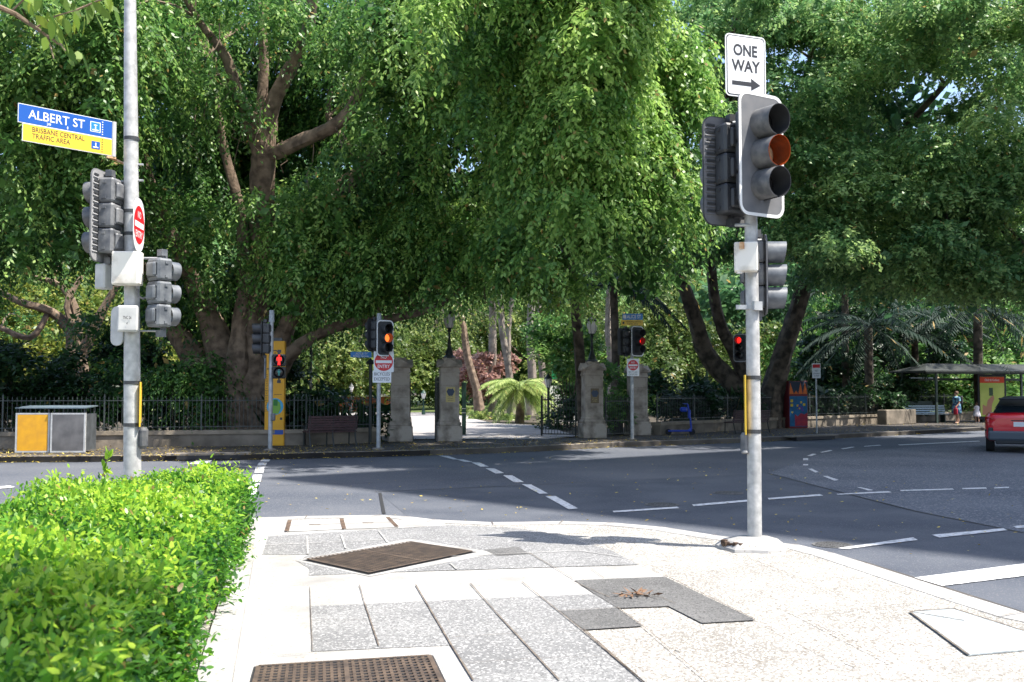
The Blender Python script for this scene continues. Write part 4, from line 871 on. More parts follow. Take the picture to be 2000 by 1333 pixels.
# small bin between the right pillars
c = G(1209, 850, ZP); t = thing('small_bin', 'narrow dark metal bin between the two right gate pillars', 'bin', (c.x, c.y + .8, ZP), R(8))
m = MB(); m.rbox((0, 0, .42), (.38, .32, .84), .02); m.build('body', 'bin_dark', t); m = MB(); m.rbox((0, 0, .88), (.42, .36, .06), .02); m.box((0, -.17, .66), (.3, .02, .03)); m.build('lid', 'grey_plastic', t)
# ---------------- parking sign
b = G(1595.5, 847, ZP); t = thing('parking_sign', 'small red and white parking sign on a thin post', 'sign', b, R(6)); k = b.y / F
m = MB(); m.tube([(0, 0, 0), (0, 0, 134 * k)], .03, 8); m.build('post', 'galv', t, True)
m = MB(); m.plate(rrect(.33, .56, .02, cz=122 * k), -.045, -.035); pl = m.build('plate', 'sign_white', t)
m = MB(); m.box((0, -.047, 131 * k), (.29, .002, .13)); m.build('red_panel', 'sign_red', pl)
m = MB(); text(m, 'NO', -.0, 122 * k, .12, .07, -.048, bold=0); text(m, 'STOPPING', 0, 119 * k - .05, .25, .05, -.048, bold=0); text(m, '7-9AM', 0, 115 * k - .06, .2, .05, -.048, bold=0); m.build('lettering', 'ink', pl)
# ---------------- painted cabinet
a = G(1560, 837, ZP); k = a.y / F; W, H = 39 * k, 92 * k
t = thing('signal_cabinet', 'street cabinet painted with orange spikes, blue field and coloured squares', 'cabinet', a, R(10))
m = MB(); m.rbox((0, .3, H / 2), (W, .6, H), .015, mi=0); m.build('body', 'cab_side', t)
m = MB(); m.box((0, -.006, H * .36), (W * .94, .012, H * .64)); m.build('lower_panel', 'cab_blue', t)
m = MB(); m.box((0, -.006, H * .86), (W * .96, .012, H * .27)); m.build('upper_panel', 'cab_navy', t)
m = MB()
for i in range(4):
    x0 = -W * .48 + i * W * .24; m.raw([(x0, -.0135, H * .725), (x0 + W * .24, -.0135, H * .725), (x0 + W * (.05 if i == 0 else .12), -.0135, H * (.97 if i != 1 else .8))], [(0, 1, 2)])
m.build('spikes', 'cab_orange', t)
m = MB(); m.raw([(x * W, -.0135, z * H) for x, z in ((-.2, .05), (.47, .05), (.47, .33), (.3, .29), (.12, .32), (-.05, .25), (-.2, .30))], [tuple(range(7))]); m.build('red_area', 'cab_red', t)
for x, z, s_ in ((-.36, .58, .13), (-.36, .49, .13), (.14, .55, .09), (-.05, .48, .09), (.30, .50, .12), (.05, .42, .07), (-.33, .34, .08)): m = MB(); m.box((x * W, -.014, z * H), (s_ * W * 1.05, .004, s_ * W * 1.1)); m.build('painted_square', 'cab_yellow', t)
m = MB()
for x, z, s_ in ((.05, .47, .14), (.16, .43, .16), (.22, .38, .12), (-.02, .41, .1)): m.plate(circ(s_ * W * .5, 8, x * W, z * H), -.0175, -.013)
m.build('blobs', 'cab_purple', t)
# ---------------- rental scooter
c = G(1333, 850, ZP); t = thing('electric_scooter', 'blue rental electric scooter parked against the low stone wall', 'scooter', c, R(8))
m = MB(); m.rbox((-.12, 0, .15), (.85, .16, .06), .02); m.tube([(.22, 0, .15), (.32, 0, .22)], .04, 8); m.build('deck', 'scooter_blue', t)
m = MB(); m.tube([(.34, 0, .12), (.30, 0, .55), (.20, 0, 1.1)], .035, 8); m.rbox((.26, 0, .75), (.1, .09, .3), .02); m.build('stem', 'scooter_blue', t)
m = MB(); m.tube([(.12, -.25, 1.12), (.19, 0, 1.12), (.12, .25, 1.12)], .018, 8); m.rbox((.02, -.1, .92), (.26, .16, .16), .05); m.build('handlebar', 'scooter_blue', t)
for x in (-.52, .36):
    m = MB(); m.tube([(x, -.03, .11), (x, .03, .11)], .11, 16); m.build('wheel', 'tyre', t)
# ---------------- bus shelter
S0 = G(1830, 827, ZP); S1 = G(1978, 821, ZP); dS = (S1 - S0); rzS = math.atan2(dS.y, dS.x); LS = dS.length; k = S0.y / F; hS = 103 * k
t = thing('bus_shelter', 'open bus shelter with a low hipped dark green roof and slim posts', 'bus shelter', S0, rzS * .35)
wS = dS.x / math.cos(rzS * .35); dpt = 1.9
for x, y in ((0, 0), (wS, 0), (-.6, dpt), (wS, dpt)):
    m = MB(); m.box((x, y, hS / 2), (.10, .10, hS)); m.build('post', 'shelter_green', t)
m = MB(); e0, e1, y0, y1 = -.95, wS + .5, -.5, dpt + .5
vs = [(e0, y0, hS - .02), (e1, y0, hS - .02), (e1, y1, hS - .02), (e0, y1, hS - .02), (e0 + 1.1, .95, hS + .36), (e1 - 1.1, .95, hS + .36), (e0, y0, hS - .10), (e1, y0, hS - .10), (e1, y1, hS - .10), (e0, y1, hS - .10)]
m.raw(vs, [(0, 1, 5, 4), (1, 2, 5), (2, 3, 4, 5), (3, 0, 4), (0, 6, 7, 1), (1, 7, 8, 2), (2, 8, 9, 3), (3, 9, 6, 0), (6, 9, 8, 7)]); m.build('roof', 'roof_green', t)
m = MB(); m.box((wS / 2 - .3, dpt, hS - .42), (wS + .5, .05, .12)); m.box((wS / 2 - .3, 0, hS - .14), (wS + .5, .06, .08)); m.build('beam', 'shelter_green', t)
m = MB(); m.box((.25, dpt - .4, hS - .36), (1.3, .12, .05), mi=0); m.build('light_bar', 'slat_blue', t)
m = MB(); m.box((.3, dpt - .1, .9), (1.6, .02, .35)); m.build('back_panel', 'green_post', t)
bw_ = thing('shelter_bench', 'pale blue slatted bench under the bus shelter roof', 'bench', S0 + Matrix.Rotation(rzS * .35, 3, 'Z') @ Vector((.15, 1.1, 0)), rzS * .35)
m = MB()
for i in range(4): m.box((.1, .12 + .02 * i, .50 + i * .11), (2.3, .03, .07))
m.build('backrest', 'slat_blue', bw_); m = MB()
for i in range(4): m.box((.0, -.28 + .1 * i, .43), (2.3, .075, .03))
m.build('seat', 'slat_blue', bw_)
for x in (-.9, 1.0):
    m = MB(); m.box((x, -.05, .21), (.05, .35, .42)); m.build('leg', 'shelter_green', bw_)
Pc = at(1938, 775, S0.y + .9)
t = thing('advertising_panel', 'green and red advertising poster in a dark frame at the shelter end', 'poster', (Pc.x, Pc.y, ZP), R(-4)); k = Pc.y / F; W, H = 46 * k, 77 * k; zc = Pc.z - ZP
m = MB(); m.rbox((0, .07, zc - .02), (W + .22, .12, H + .3), .02); m.box((0, .07, .2), (W * .8, .1, .5)); m.build('frame', 'car_black', t)
m = MB(); m.box((0, 0, zc), (W, .02, H)); ps = m.build('poster', 'ad_green', t)
m = MB(); m.box((0, -.012, zc + H * .42), (W, .004, H * .15)); m.build('red_band', 'ad_red', ps)
m = MB(); text(m, 'Click & Collect', 0, zc + H * .42, W * .6, H * .06, -.016); m.build('lettering', 'sign_white', ps)
m = MB(); m.box((-.05 * W, -.012, zc + H * .12), (W * .16, .005, H * .2), tilt=0); m.build('phone_shape', 'ad_dark', ps)
m = MB(); m.raw([(x * W, -.013, zc + z * H) for x, z in ((-.42, -.46), (-.05, -.46), (-.02, -.2), (.08, -.05), (.05, .03), (-.05, 0), (-.2, -.1), (-.25, -.25), (-.4, -.2))], [tuple(range(9))]); m.build('hand_shape', 'ad_skin', ps)
# ---------------- people at the stop
def skin(name, pts, edges, rad, mt, parent=None, lv=2, loc=(0, 0, 0), rz=0):
    me = bpy.data.meshes.new(name); me.from_pydata(pts, edges, []); o = bpy.data.objects.new(name, me); COL.objects.link(o)
    o.modifiers.new('s', 'SKIN'); sd = o.modifiers.new('u', 'SUBSURF'); sd.levels = sd.render_levels = lv
    for i, r_ in enumerate(rad):
        v = me.skin_vertices[0].data[i]; v.radius = (r_, r_) if not isinstance(r_, tuple) else r_; v.use_root = (i == 0)
    bpy.context.view_layer.update(); nm = bpy.data.meshes.new_from_object(o.evaluated_get(bpy.context.evaluated_depsgraph_get()))
    o.modifiers.clear(); o.data = nm; bpy.data.meshes.remove(me); nm.name = name; nm.materials.clear(); nm.materials.append(M[mt])
    nm.polygons.foreach_set('use_smooth', [True] * len(nm.polygons)); o.parent = parent; o.location = loc; o.rotation_euler = (0, 0, rz); return o
def person(label, px, py, H, rz, dress, woman=True):
    b = G(px, py, ZP); s = H / 1.65
    P = [(0, 0, .92), (0, 0, 1.12), (0, 0, 1.34), (0, -.02, 1.43), (0, -.03, 1.53), (0, -.03, 1.61),
         (.09, 0, .88), (.10, -.02, .48), (.10, .02, .08), (.10, -.12, .03), (-.09, 0, .88), (-.11, .06, .48), (-.12, .10, .08), (-.12, -.03, .03),
         (.17, 0, 1.33), (.24, -.02, 1.08), (.21, -.16, .90), (.20, -.22, .83), (-.17, 0, 1.33), (-.24, -.0, 1.08), (-.22, -.06, .86), (-.21, -.09, .77)]
    E = [(0, 1), (1, 2), (2, 3), (3, 4), (4, 5), (0, 6), (6, 7), (7, 8), (8, 9), (0, 10), (10, 11), (11, 12), (12, 13), (2, 14), (14, 15), (15, 16), (16, 17), (2, 18), (18, 19), (19, 20), (20, 21)]
    RR = [.15, .14, .14, .05, .085, .07, .085, .055, .038, .03, .085, .055, .038, .03, .055, .042, .034, .025, .055, .042, .034, .025]
    o = skin('person', [tuple(c * s for c in p) for p in P], E, [r_ * s for r_ in RR], 'skin', None, 2, b, rz); tag(o, label, 'person')
    m = MB(); m.lathe([(.215, .52), (.235, .6), (.22, .80), (.20, .95), (.165, 1.08), (.185, 1.25), (.17, 1.36), (.08, 1.415)], n=22, sx=1.05, sy=.82)
    m.tube([(.14, 0, 1.35), (.21, -.01, 1.16)], [.075, .065], 10); m.tube([(-.14, 0, 1.35), (-.21, -.0, 1.16)], [.075, .065], 10)
    m.v = [(x * (1 + (.06 * math.sin(7 * math.atan2(y, x)) if z < .9 else 0)), y, z) for x, y, z in m.v]
    kx = 1.12 if woman else 1.0
    m.v = [(x * s * (kx if woman else 1.15 + .55 * max(0, 1.1 - z)), y * s * (kx if woman else 1.15 + .55 * max(0, 1.1 - z)), z * s) for x, y, z in m.v]; m.build('dress', dress, o, True)
    m = MB(); m.lathe([(.09, 1.50), (.105, 1.56), (.10, 1.63), (.06, 1.675), (0, 1.685)], (0, .012, 0), 14); m.tube([(0, .08, 1.60), (0, .13, 1.56)], [.045, .03], 8); m.v = [tuple(c * s for c in v) for v in m.v]; m.build('hair', 'hair_brown', o, True)
    for sx in (.10, -.12):
        m = MB(); m.rbox((sx, -.05 if sx > 0 else .03, .02), (.09, .25, .045), .02); m.v = [tuple(c * s for c in v) for v in m.v]; m.build('shoe', 'pack_black' if woman else 'dress_white', o)
    return o, b
wm, wb = person('woman in a blue patterned dress waiting under the bus shelter', 1869, 828, 1.56, R(-75), 'dress_blue')
Rz = Matrix.Rotation(R(-75), 4, 'Z')
m = MB(); m.rbox((0, .22, 1.15), (.30, .18, .42), .06); o = m.build('backpack', 'pack_black', None); o.location = wb; o.rotation_euler = (0, 0, R(-75)); tag(o, 'black backpack worn by the woman in the blue dress', 'backpack')
m = MB(); m.rbox((.20, -.22, .60), (.24, .12, .30), .04); m.tube([(.12, -.22, .74), (.20, -.22, .86), (.28, -.22, .74)], .012, 6); o = m.build('handbag', 'bag_red', None); o.location = wb; o.rotation_euler = (0, 0, R(-75)); tag(o, 'red bag held low by the woman at the bus stop', 'bag')
ch_, cb = person('small child in a white dress standing beside the poster', 1908, 826, 1.0, R(200), 'dress_white', False)
# ---------------- red car
RC = G(1932, 884, 0); hd_ = R(52)
# heading: local +Y is forwards, turned clockwise
t = thing('red_car', 'red compact crossover seen from behind at the right edge', 'car', G(1996, 886, 0), -R(26), None)
st = [(-.04, .50, .70, .96), (.02, .42, .82, 1.04), (.14, .36, .88, 1.10), (.45, .30, .92, 1.13), (.95, .28, .915, 1.09), (1.8, .25, .885, 1.02), (2.8, .25, .885, .99), (3.4, .28, .895, .95), (3.9, .32, .86, .88), (4.25, .40, .74, .76), (4.33, .50, .60, .66)]
m = MB(); ring = []
for (y, zb, hw, zt) in st:
    pr = [(-hw * .86, zb), (-hw, zb + .12), (-hw * 1.0, (zb + zt) / 2 + .06), (-hw * .97, zt - .10), (-hw * .86, zt), (0, zt + .02), (hw * .86, zt), (hw * .97, zt - .10), (hw, (zb + zt) / 2 + .06), (hw, zb + .12), (hw * .86, zb), (0, zb)]
    ring += [(x, y, z) for x, z in pr]
n_ = 12; fs = [(i * n_ + k, i * n_ + (k + 1) % n_, (i + 1) * n_ + (k + 1) % n_, (i + 1) * n_ + k) for i in range(len(st) - 1) for k in range(n_)] + [tuple(range(n_)), tuple(range(len(st) * n_ - 1, (len(st) - 1) * n_ - 1, -1))]
m.raw(ring, fs); bd = m.build('body', 'car_red', t, True)
m = MB(); rr = []
for (y, hw, z) in ((.12, .78, 1.08), (.32, .70, 1.28), (.62, .56, 1.50), (1.3, .54, 1.56), (2.1, .55, 1.54), (2.6, .60, 1.42), (3.3, .72, .97)):
    rr.append((y, hw - .09, z))
low = [(-.80, 1.0), (.80, 1.0)]; vs = []
for (y, hw, z) in rr: vs += [(-.76, y, 1.0), (-hw - .03, y, z - .08), (-hw + .08, y, z), (hw - .08, y, z), (hw + .03, y, z - .08), (.76, y, 1.0)]
fs = [(i * 6 + k, i * 6 + k + 1, (i + 1) * 6 + k + 1, (i + 1) * 6 + k) for i in range(len(rr) - 1) for k in range(5)]; m.raw(vs, fs + [(0, 1, 2, 3, 4, 5)]); m.build('window_band', 'car_glass', t, True)
m = MB(); vs = []
for (y, hw, z) in rr[1:6]: vs += [(-hw - .04, y, z - .045), (-hw + .07, y, z + .012), (hw - .07, y, z + .012), (hw + .04, y, z - .045)]
m.raw(vs, [(i * 4 + k, i * 4 + k + 1, (i + 1) * 4 + k + 1, (i + 1) * 4 + k) for i in range(4) for k in range(3)]); m.rbox((0, .27, 1.50), (1.10, .28, .05), .02); m.build('roof', 'car_black', t, True)
m = MB(); m.rbox((0, -.02, .48), (1.66, .20, .26), .05); m.build('bumper', 'car_grey', t)
m = MB(); m.rbox((0, .0, .32), (1.3, .16, .14), .03); m.rbox((-.80, .42, .62), (.22, .62, .05), .02); m.build('diffuser', 'car_black', t)
for sx in (-1, 1):
    m = MB(); m.raw([(sx * x, y, z) for x, y, z in ((.45, -.03, .95), (.80, -.01, .98), (.90, .22, 1.00), (.90, .22, .90), (.84, .02, .84), (.62, -.03, .87), (.45, .05, .93), (.80, .1, .95), (.86, .25, .98), (.86, .25, .91), (.80, .12, .85), (.6, .1, .88))], [(0, 1, 2, 3, 4, 5), (11, 10, 9, 8, 7, 6), (0, 6, 7, 1), (1, 7, 8, 2), (4, 10, 11, 5), (3, 9, 10, 4), (5, 11, 6, 0), (2, 8, 9, 3)]); m.build('tail_light', 'tail_red', t)
    m = MB(); m.rbox((sx * .76, -.03, .60), (.14, .06, .20), .03); m.build('fog_lamp', 'car_black', t)
    for y in (.78, 3.45):
        m = MB(); m.tube([(sx * .68, y, .33), (sx * .90, y, .33)], [.33, .325], 24); wl = m.build('wheel', 'tyre', t, True)
        m = MB(); m.tube([(sx * .895, y, .33), (sx * .908, y, .33)], [.21, .2], 10); m.build('rim', 'rim', wl)
m = MB(); m.box((0, -.045, .80), (.38, .012, .13)); pl = m.build('number_plate', 'white_paint', t)
m = MB(); m.rbox((0, -.03, .90), (.5, .04, .03), .01); m.build('trim', 'car_black', t)
# ---------------- dry leaf clump on the footpath and litter
c = G(1240, 1166, ZF); c.z = z1 + .012; n = 40; P = np.array([c]) + rng.normal(size=(n, 3)) * [.055, .04, .0] + [0, 0, .012]
o = leaf_mesh('leaf_clump', 'dry_leaf', P, rng.normal(size=(n, 3)) * [1, .6, .25], rng.normal(size=(n, 3)) * .5 + [0, 0, 1], .085, .022, rng.random(n)); tag(o, 'clump of dry curled brown leaves lying on the dark paving patch', 'dead leaves')
# ================================================================== VEGETATION
def tree_thing(name, label, px, py, Y, group=None, z=ZP - .04):
    p = at(px, py, Y); return thing(name, label, 'tree', (p.x, p.y, z), 0, group)
def finish(o, root):
    me = o.data; co = np.zeros(len(me.vertices) * 3, np.float32); me.vertices.foreach_get('co', co); co = co.reshape(-1, 3) - np.array(root.location, dtype=np.float32)
    me.vertices.foreach_set('co', co.ravel()); me.update(); o.parent = root; return o
NL = 0
def crown(root, m, arrs, name='crown'):
    global NL
    A = cat_arr(arrs); NL += len(A[0]); return finish(leaf_mesh(name, m, *[A[i] for i in range(6)]), root)
# ---- great spreading fig on the left
T1 = tree_thing('fig_tree', 'huge spreading fig with a massive many-stemmed trunk behind the left fence', 480, 840, 31.6)
tr = MB(); nodes = []
for pts in ([(500, 850, 31.4, 50), (497, 760, 31.4, 40), (495, 690, 31.4, 33), (500, 600, 31.3, 27), (506, 480, 31, 23), (514, 380, 30, 24), (516, 300, 29.5, 24)],
            [(450, 850, 31.8, 60), (450, 760, 31.8, 46), (430, 680, 31.8, 38), (395, 590, 31.6, 28), (360, 510, 31, 22), (315, 420, 30, 18), (285, 330, 29, 13), (240, 220, 28.5, 9)],
            [(410, 850, 32.4, 50), (390, 720, 32.4, 38), (340, 640, 32.2, 27), (300, 560, 31.6, 22), (225, 450, 30, 19), (120, 345, 28.4, 17), (45, 290, 27.8, 15), (-30, 240, 27.5, 13)],
            [(540, 850, 31.2, 40), (530, 780, 31.2, 34), (545, 680, 31.2, 26), (590, 570, 31, 22), (640, 450, 30.5, 17), (700, 340, 30, 14), (790, 255, 29, 11), (880, 170, 28, 8)],
            [(530, 760, 31, 24), (560, 700, 30.6, 20), (610, 660, 30.2, 16), (680, 632, 29.8, 13), (760, 624, 29.5, 11), (850, 600, 29, 9), (910, 555, 28.5, 7)],
            [(470, 860, 31, 50), (462, 760, 31, 36), (470, 650, 31, 24), (478, 540, 30.8, 20), (470, 420, 30.5, 14), (440, 300, 30, 9), (424, 200, 29.7, 6), (400, 110, 29.4, 2.5)],
            [(516, 300, 29.5, 22), (492, 245, 29, 18), (462, 180, 28.5, 14), (440, 110, 28, 10), (395, 50, 27.5, 7), (350, -20, 27, 5)],
            [(516, 300, 29.5, 22), (530, 210, 29.3, 16), (565, 140, 29, 14), (600, 60, 28.6, 12), (615, -30, 28, 9)],
            [(530, 302, 29.4, 18), (575, 282, 29, 14), (640, 252, 28.4, 13), (685, 215, 28, 12), (715, 150, 27.6, 10), (770, 85, 27, 8), (870, 35, 26, 6)],
            [(500, 270, 29.3, 14), (512, 180, 29.2, 11), (515, 90, 29, 9), (500, -20, 28.6, 6)],
            [(118, 345, 28.4, 13), (120, 270, 28, 13), (105, 215, 27.8, 11), (75, 165, 27.6, 10), (48, 110, 27.4, 7), (30, 80, 27.2, 4)],
            [(95, 200, 27.7, 9), (95, 130, 27.5, 11), (100, 60, 27.2, 9), (130, -30, 27, 7)],
            [(225, 450, 30, 10), (235, 330, 29.6, 8), (228, 240, 29.2, 7), (200, 120, 28.8, 5)],
            [(640, 450, 30.5, 12), (660, 360, 30.8, 9), (700, 320, 31, 7), (640, 230, 31, 6)],
            [(590, 570, 31, 12), (650, 500, 31.5, 10), (740, 430, 31.5, 8), (820, 380, 31, 6)],
            [(500, 850, 30.8, 26), (560, 862, 30.4, 10)], [(440, 852, 30.6, 24), (380, 862, 30.3, 9)], [(530, 700, 30.7, 8), (548, 790, 30.5, 7), (556, 850, 30.4, 10)]):
    if pts[0][:2] != (500, 850) : pts = [(a_, b_, c_, r_ * (.74 if b_ > 300 else 1)) for a_, b_, c_, r_ in pts]
    nodes += limb(tr, pts, 12, .16, 5)
maj = [(60, 40, 25, 190, 150, 3.2, .50), (250, 120, 27, 150, 160, 3, .42), (120, 250, 28, 160, 110, 2.5, .35), (50, 430, 27, 150, 110, 2.5, .42), (190, 410, 30, 120, 90, 2, .22), (330, 330, 32, 110, 120, 2, .3), (370, 440, 30, 80, 60, 1.8, .40),
       (330, 60, 30, 120, 130, 3, .45), (480, 0, 32, 190, 90, 2, .4), (600, 60, 33, 120, 90, 1.5, .38), (880, 170, 30, 70, 130, 1.6, .42), (840, 300, 31, 70, 90, 1.6, .38), (450, -40, 27, 140, 50, 2, .45), (640, 40, 33, 160, 170, 2.5, .35), (560, 180, 34, 130, 120, 2, .3), (700, 200, 33, 130, 150, 2.2, .32), (430, 190, 34, 120, 120, 2, .28),
       (570, 430, 29, 95, 55, 1.8, .5), (540, 500, 30, 70, 45, 1.2, .48), (350, 560, 31, 60, 40, 1, .42), (430, 520, 30.3, 50, 40, 1, .42), (560, 60, 27.5, 60, 60, 1.2, .5), (420, 200, 28, 45, 60, 1, .5), (660, 500, 30, 130, 85, 2.2, .45), (790, 480, 29.5, 120, 110, 2.4, .42), (760, 330, 29, 110, 110, 2.5, .40), (620, 380, 31, 120, 80, 2, .32), (720, 575, 30.5, 110, 45, 1.8, .45),
       (350, 520, 33.5, 80, 60, 1.5, .3), (280, 430, 29, 90, 90, 2, .38), (880, 530, 31.5, 100, 60, 2.2, .4), (600, 590, 33.5, 80, 70, 1.5, .35), (230, 640, 33.5, 90, 50, 1.5, .3), (800, 90, 28, 130, 150, 3.4, .5),
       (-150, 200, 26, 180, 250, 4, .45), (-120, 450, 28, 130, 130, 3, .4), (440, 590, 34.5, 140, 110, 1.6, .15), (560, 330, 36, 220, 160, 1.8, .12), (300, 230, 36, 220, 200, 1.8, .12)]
bk = [q for q in maj if q[6] < .2]; cl = clumps([q for q in maj if q[6] >= .2], 1.5, (.5, .95)); branches(tr, nodes, cl, .07)  # low-tint back layer paints the dark gaps behind the limbs
roots = []
for _ in range(70):
    p = rnd.choice(nodes[30:]); 
    if p.z < 4: continue
    x, y = p.x + rnd.gauss(0, .5), p.y + rnd.gauss(0, .4) - .4; L = rnd.uniform(.7, 2.6); pts = [(x + rnd.gauss(0, .05) * i, y + rnd.gauss(0, .04) * i, p.z - L * i / 5) for i in range(6)]
    roots.append(MB()); roots[-1].tube(pts, [.02, .017, .014, .012, .009, .005], 4)
for mb_, nm_ in [(tr, 'trunk')] + [(x_, 'aerial_root') for x_ in roots]:
    finish(mb_.build(nm_, 'bark', None, True), T1)
cl += cascades(13, (745, 860), (-60, 130), (26, 28), (1.5, 3), .62) + cascades(14, (0, 240), (-60, 330), (24, 27), (1.4, 3), .55) + cascades(14, (560, 840), (380, 520), (27.5, 30), (.8, 1.6), .5)
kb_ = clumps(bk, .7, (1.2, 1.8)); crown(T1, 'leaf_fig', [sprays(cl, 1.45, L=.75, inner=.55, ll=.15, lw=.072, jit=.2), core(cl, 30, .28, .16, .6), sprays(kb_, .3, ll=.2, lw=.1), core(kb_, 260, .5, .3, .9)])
# ---- weeping fig hanging over the middle of the road
T3 = tree_thing('weeping_fig', 'bright weeping fig hanging over the middle of the crossing behind the gates', 1128, 840, 35.5)
tr = MB(); nodes = []
for pts in ([(1142, 850, 35.5, 13), (1135, 740, 35.5, 11), (1128, 640, 35.3, 10), (1116, 540, 35, 10), (1090, 420, 34, 10), (1060, 300, 32, 10), (1040, 180, 30, 9), (1000, 40, 28, 7), (960, -100, 27, 5)],
            [(1085, 400, 33.8, 8), (1150, 300, 31, 7), (1220, 200, 28, 6), (1270, 80, 26, 4)], [(1060, 300, 32, 8), (960, 250, 30, 6), (880, 180, 28, 5)], [(1040, 180, 30, 7), (1120, 60, 28, 5), (1200, -60, 27, 4)]):
    nodes += limb(tr, pts, 10, .12, 5)
maj = [(930, 130, 25, 120, 140, 3, .60), (1050, 60, 24, 150, 140, 3, .62), (1190, 120, 23.5, 100, 170, 2.5, .70), (1180, 330, 23.5, 95, 160, 2.2, .72), (1060, 290, 24.5, 120, 150, 2.6, .60), (1240, 440, 25, 90, 100, 2, .62), (940, 330, 26, 110, 120, 2.6, .52),
       (1120, 470, 26.5, 80, 90, 2, .55), (1020, 430, 29, 90, 70, 2, .45), (1310, 330, 27, 80, 120, 2.2, .50), (1300, 130, 27.5, 110, 150, 2.5, .42), (1050, 540, 32, 90, 50, 2, .42), (960, 500, 31, 80, 60, 2, .42), (1180, 535, 31, 80, 45, 1.8, .45),
       (1000, -80, 24, 300, 90, 4, .5), (1340, 440, 30, 80, 80, 1.8, .45), (1100, 200, 31, 250, 200, 2, .2)]
bk = [(1100, 200, 30.5, 260, 220, 1.6, .12), (960, 420, 33, 130, 90, 1.4, .12), (1240, 430, 31, 110, 110, 1.4, .12)]  # dark-tinted back layer, shade between the curtains put into leaf colour
BOT = lambda x: np.interp(x, [780, 900, 1000, 1100, 1180, 1260, 1350, 1400], [600, 585, 540, 600, 560, 530, 470, 400])
cl = cascades(22, (1090, 1250), (-120, 300), (22, 24.5), (1.6, 3.6), .70, (.5, .85), BOT) + cascades(25, (900, 1120), (-120, 360), (22.5, 27), (1.3, 3), .56, (.5, .9), BOT) + cascades(20, (1230, 1350), (60, 380), (24, 28), (1.5, 3), .5, botmax=BOT)
cl += cascades(24, (840, 1300), (380, 560), (26, 31), (1.0, 2.2), .42, botmax=BOT) + cascades(14, (860, 1300), (-200, 40), (21, 24), (1.5, 3), .6, botmax=BOT)
branches(tr, nodes, cl, .06)
finish(tr.build('trunk', 'bark_dark', None, True), T3)
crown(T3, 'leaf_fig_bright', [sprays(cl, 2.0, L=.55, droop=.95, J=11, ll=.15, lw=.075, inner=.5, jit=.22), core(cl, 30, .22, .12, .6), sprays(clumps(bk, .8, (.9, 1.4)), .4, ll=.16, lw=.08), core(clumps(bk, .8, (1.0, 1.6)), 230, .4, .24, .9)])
# ---- big tree with forked trunk on the right
T4 = tree_thing('fig_tree', 'large bluish green fig with a forked dark trunk behind the big right pole', 1490, 830, 43)
tr = MB(); nodes = []
for pts in ([(1470, 840, 43, 40), (1445, 770, 43, 30), (1385, 700, 43, 26), (1362, 640, 42.6, 22), (1340, 570, 42, 19), (1312, 500, 41, 15), (1290, 400, 39, 11), (1270, 280, 37, 8)],
            [(1470, 780, 43, 24), (1440, 700, 42.8, 20), (1410, 640, 42.5, 17), (1392, 560, 42, 15), (1390, 480, 41, 12), (1400, 360, 39, 9), (1420, 220, 37, 7)],
            [(1500, 845, 43, 46), (1510, 760, 43, 34), (1530, 690, 42.8, 28), (1555, 610, 42.4, 24), (1580, 530, 42, 22), (1620, 450, 41, 18), (1680, 360, 39, 14), (1760, 260, 37, 10), (1860, 150, 35, 7)],
            [(1580, 530, 42, 16), (1570, 430, 41, 13), (1560, 320, 39, 10), (1570, 180, 37, 8), (1600, 30, 36, 6)], [(1640, 420, 40.5, 11), (1740, 400, 39, 8), (1830, 420, 37, 5)], [(1600, 505, 42, 13), (1520, 500, 41, 9), (1450, 440, 40, 7)]):
    nodes += limb(tr, [(a_, b_, c_, r_ * .68) for a_, b_, c_, r_ in pts], 10, .14, 5)
bk = [(1480, 250, 40, 140, 170, 1.6, .12), (1750, 240, 40, 260, 220, 1.8, .12), (1980, 300, 40, 120, 240, 1.8, .12), (1700, 545, 46, 150, 40, 1.6, .12), (1450, 590, 46, 60, 40, 1.4, .12), (1920, 540, 44, 120, 50, 1.6, .12)]  # back layer with shaded hollows put into its dark tint
def pads(n, pxr, pyr, depr, r, ti):
    out = []
    for _ in range(n):
        px, py, Y = rnd.uniform(*pxr), rnd.uniform(*pyr), rnd.uniform(*depr); c = at(px, py, Y); R_ = rnd.uniform(*r); t0 = ti + rnd.gauss(0, .1); a = rnd.uniform(-.3, .3)
        for k in range(7):
            dx = rnd.gauss(0, .55) * R_; dy = rnd.gauss(0, .5) * R_; rr = R_ * rnd.uniform(.32, .55); out.append((c.x + dx, c.y + dy, c.z - abs(dx) * .22 + dx * a + rnd.gauss(0, .12), rr, rr, rr * .5, t0 + rnd.gauss(0, .08)))
    return out
cl = pads(22, (1370, 1720), (-40, 300), (31, 37), (1.3, 2.0), .58) + pads(19, (1700, 2060), (-40, 300), (29, 36), (1.3, 2.0), .64) + pads(26, (1560, 1900), (280, 480), (30, 36), (1.2, 1.9), .74) + pads(18, (1780, 2060), (300, 540), (30, 36), (1.2, 1.9), .7)
cl += pads(9, (1340, 1480), (280, 500), (35, 40), (1.0, 1.6), .48) + pads(14, (1540, 1900), (470, 560), (36, 41), (1.0, 1.6), .42) + pads(6, (1450, 2060), (-160, 20), (25, 30), (1.1, 1.7), .6) + pads(3, (1050, 1400), (-360, -120), (20, 22.5), (1.0, 1.5), .6) + pads(16, (1310, 1620), (-80, 90), (33, 39), (1.2, 1.8), .55) + pads(8, (1750, 2050), (-80, 30), (34, 38), (1.3, 1.9), .55)  # high out-of-view pads over the road added to shade it
branches(tr, nodes, cl, .10)
finish(tr.build('trunk', 'bark_dark', None, True), T4)
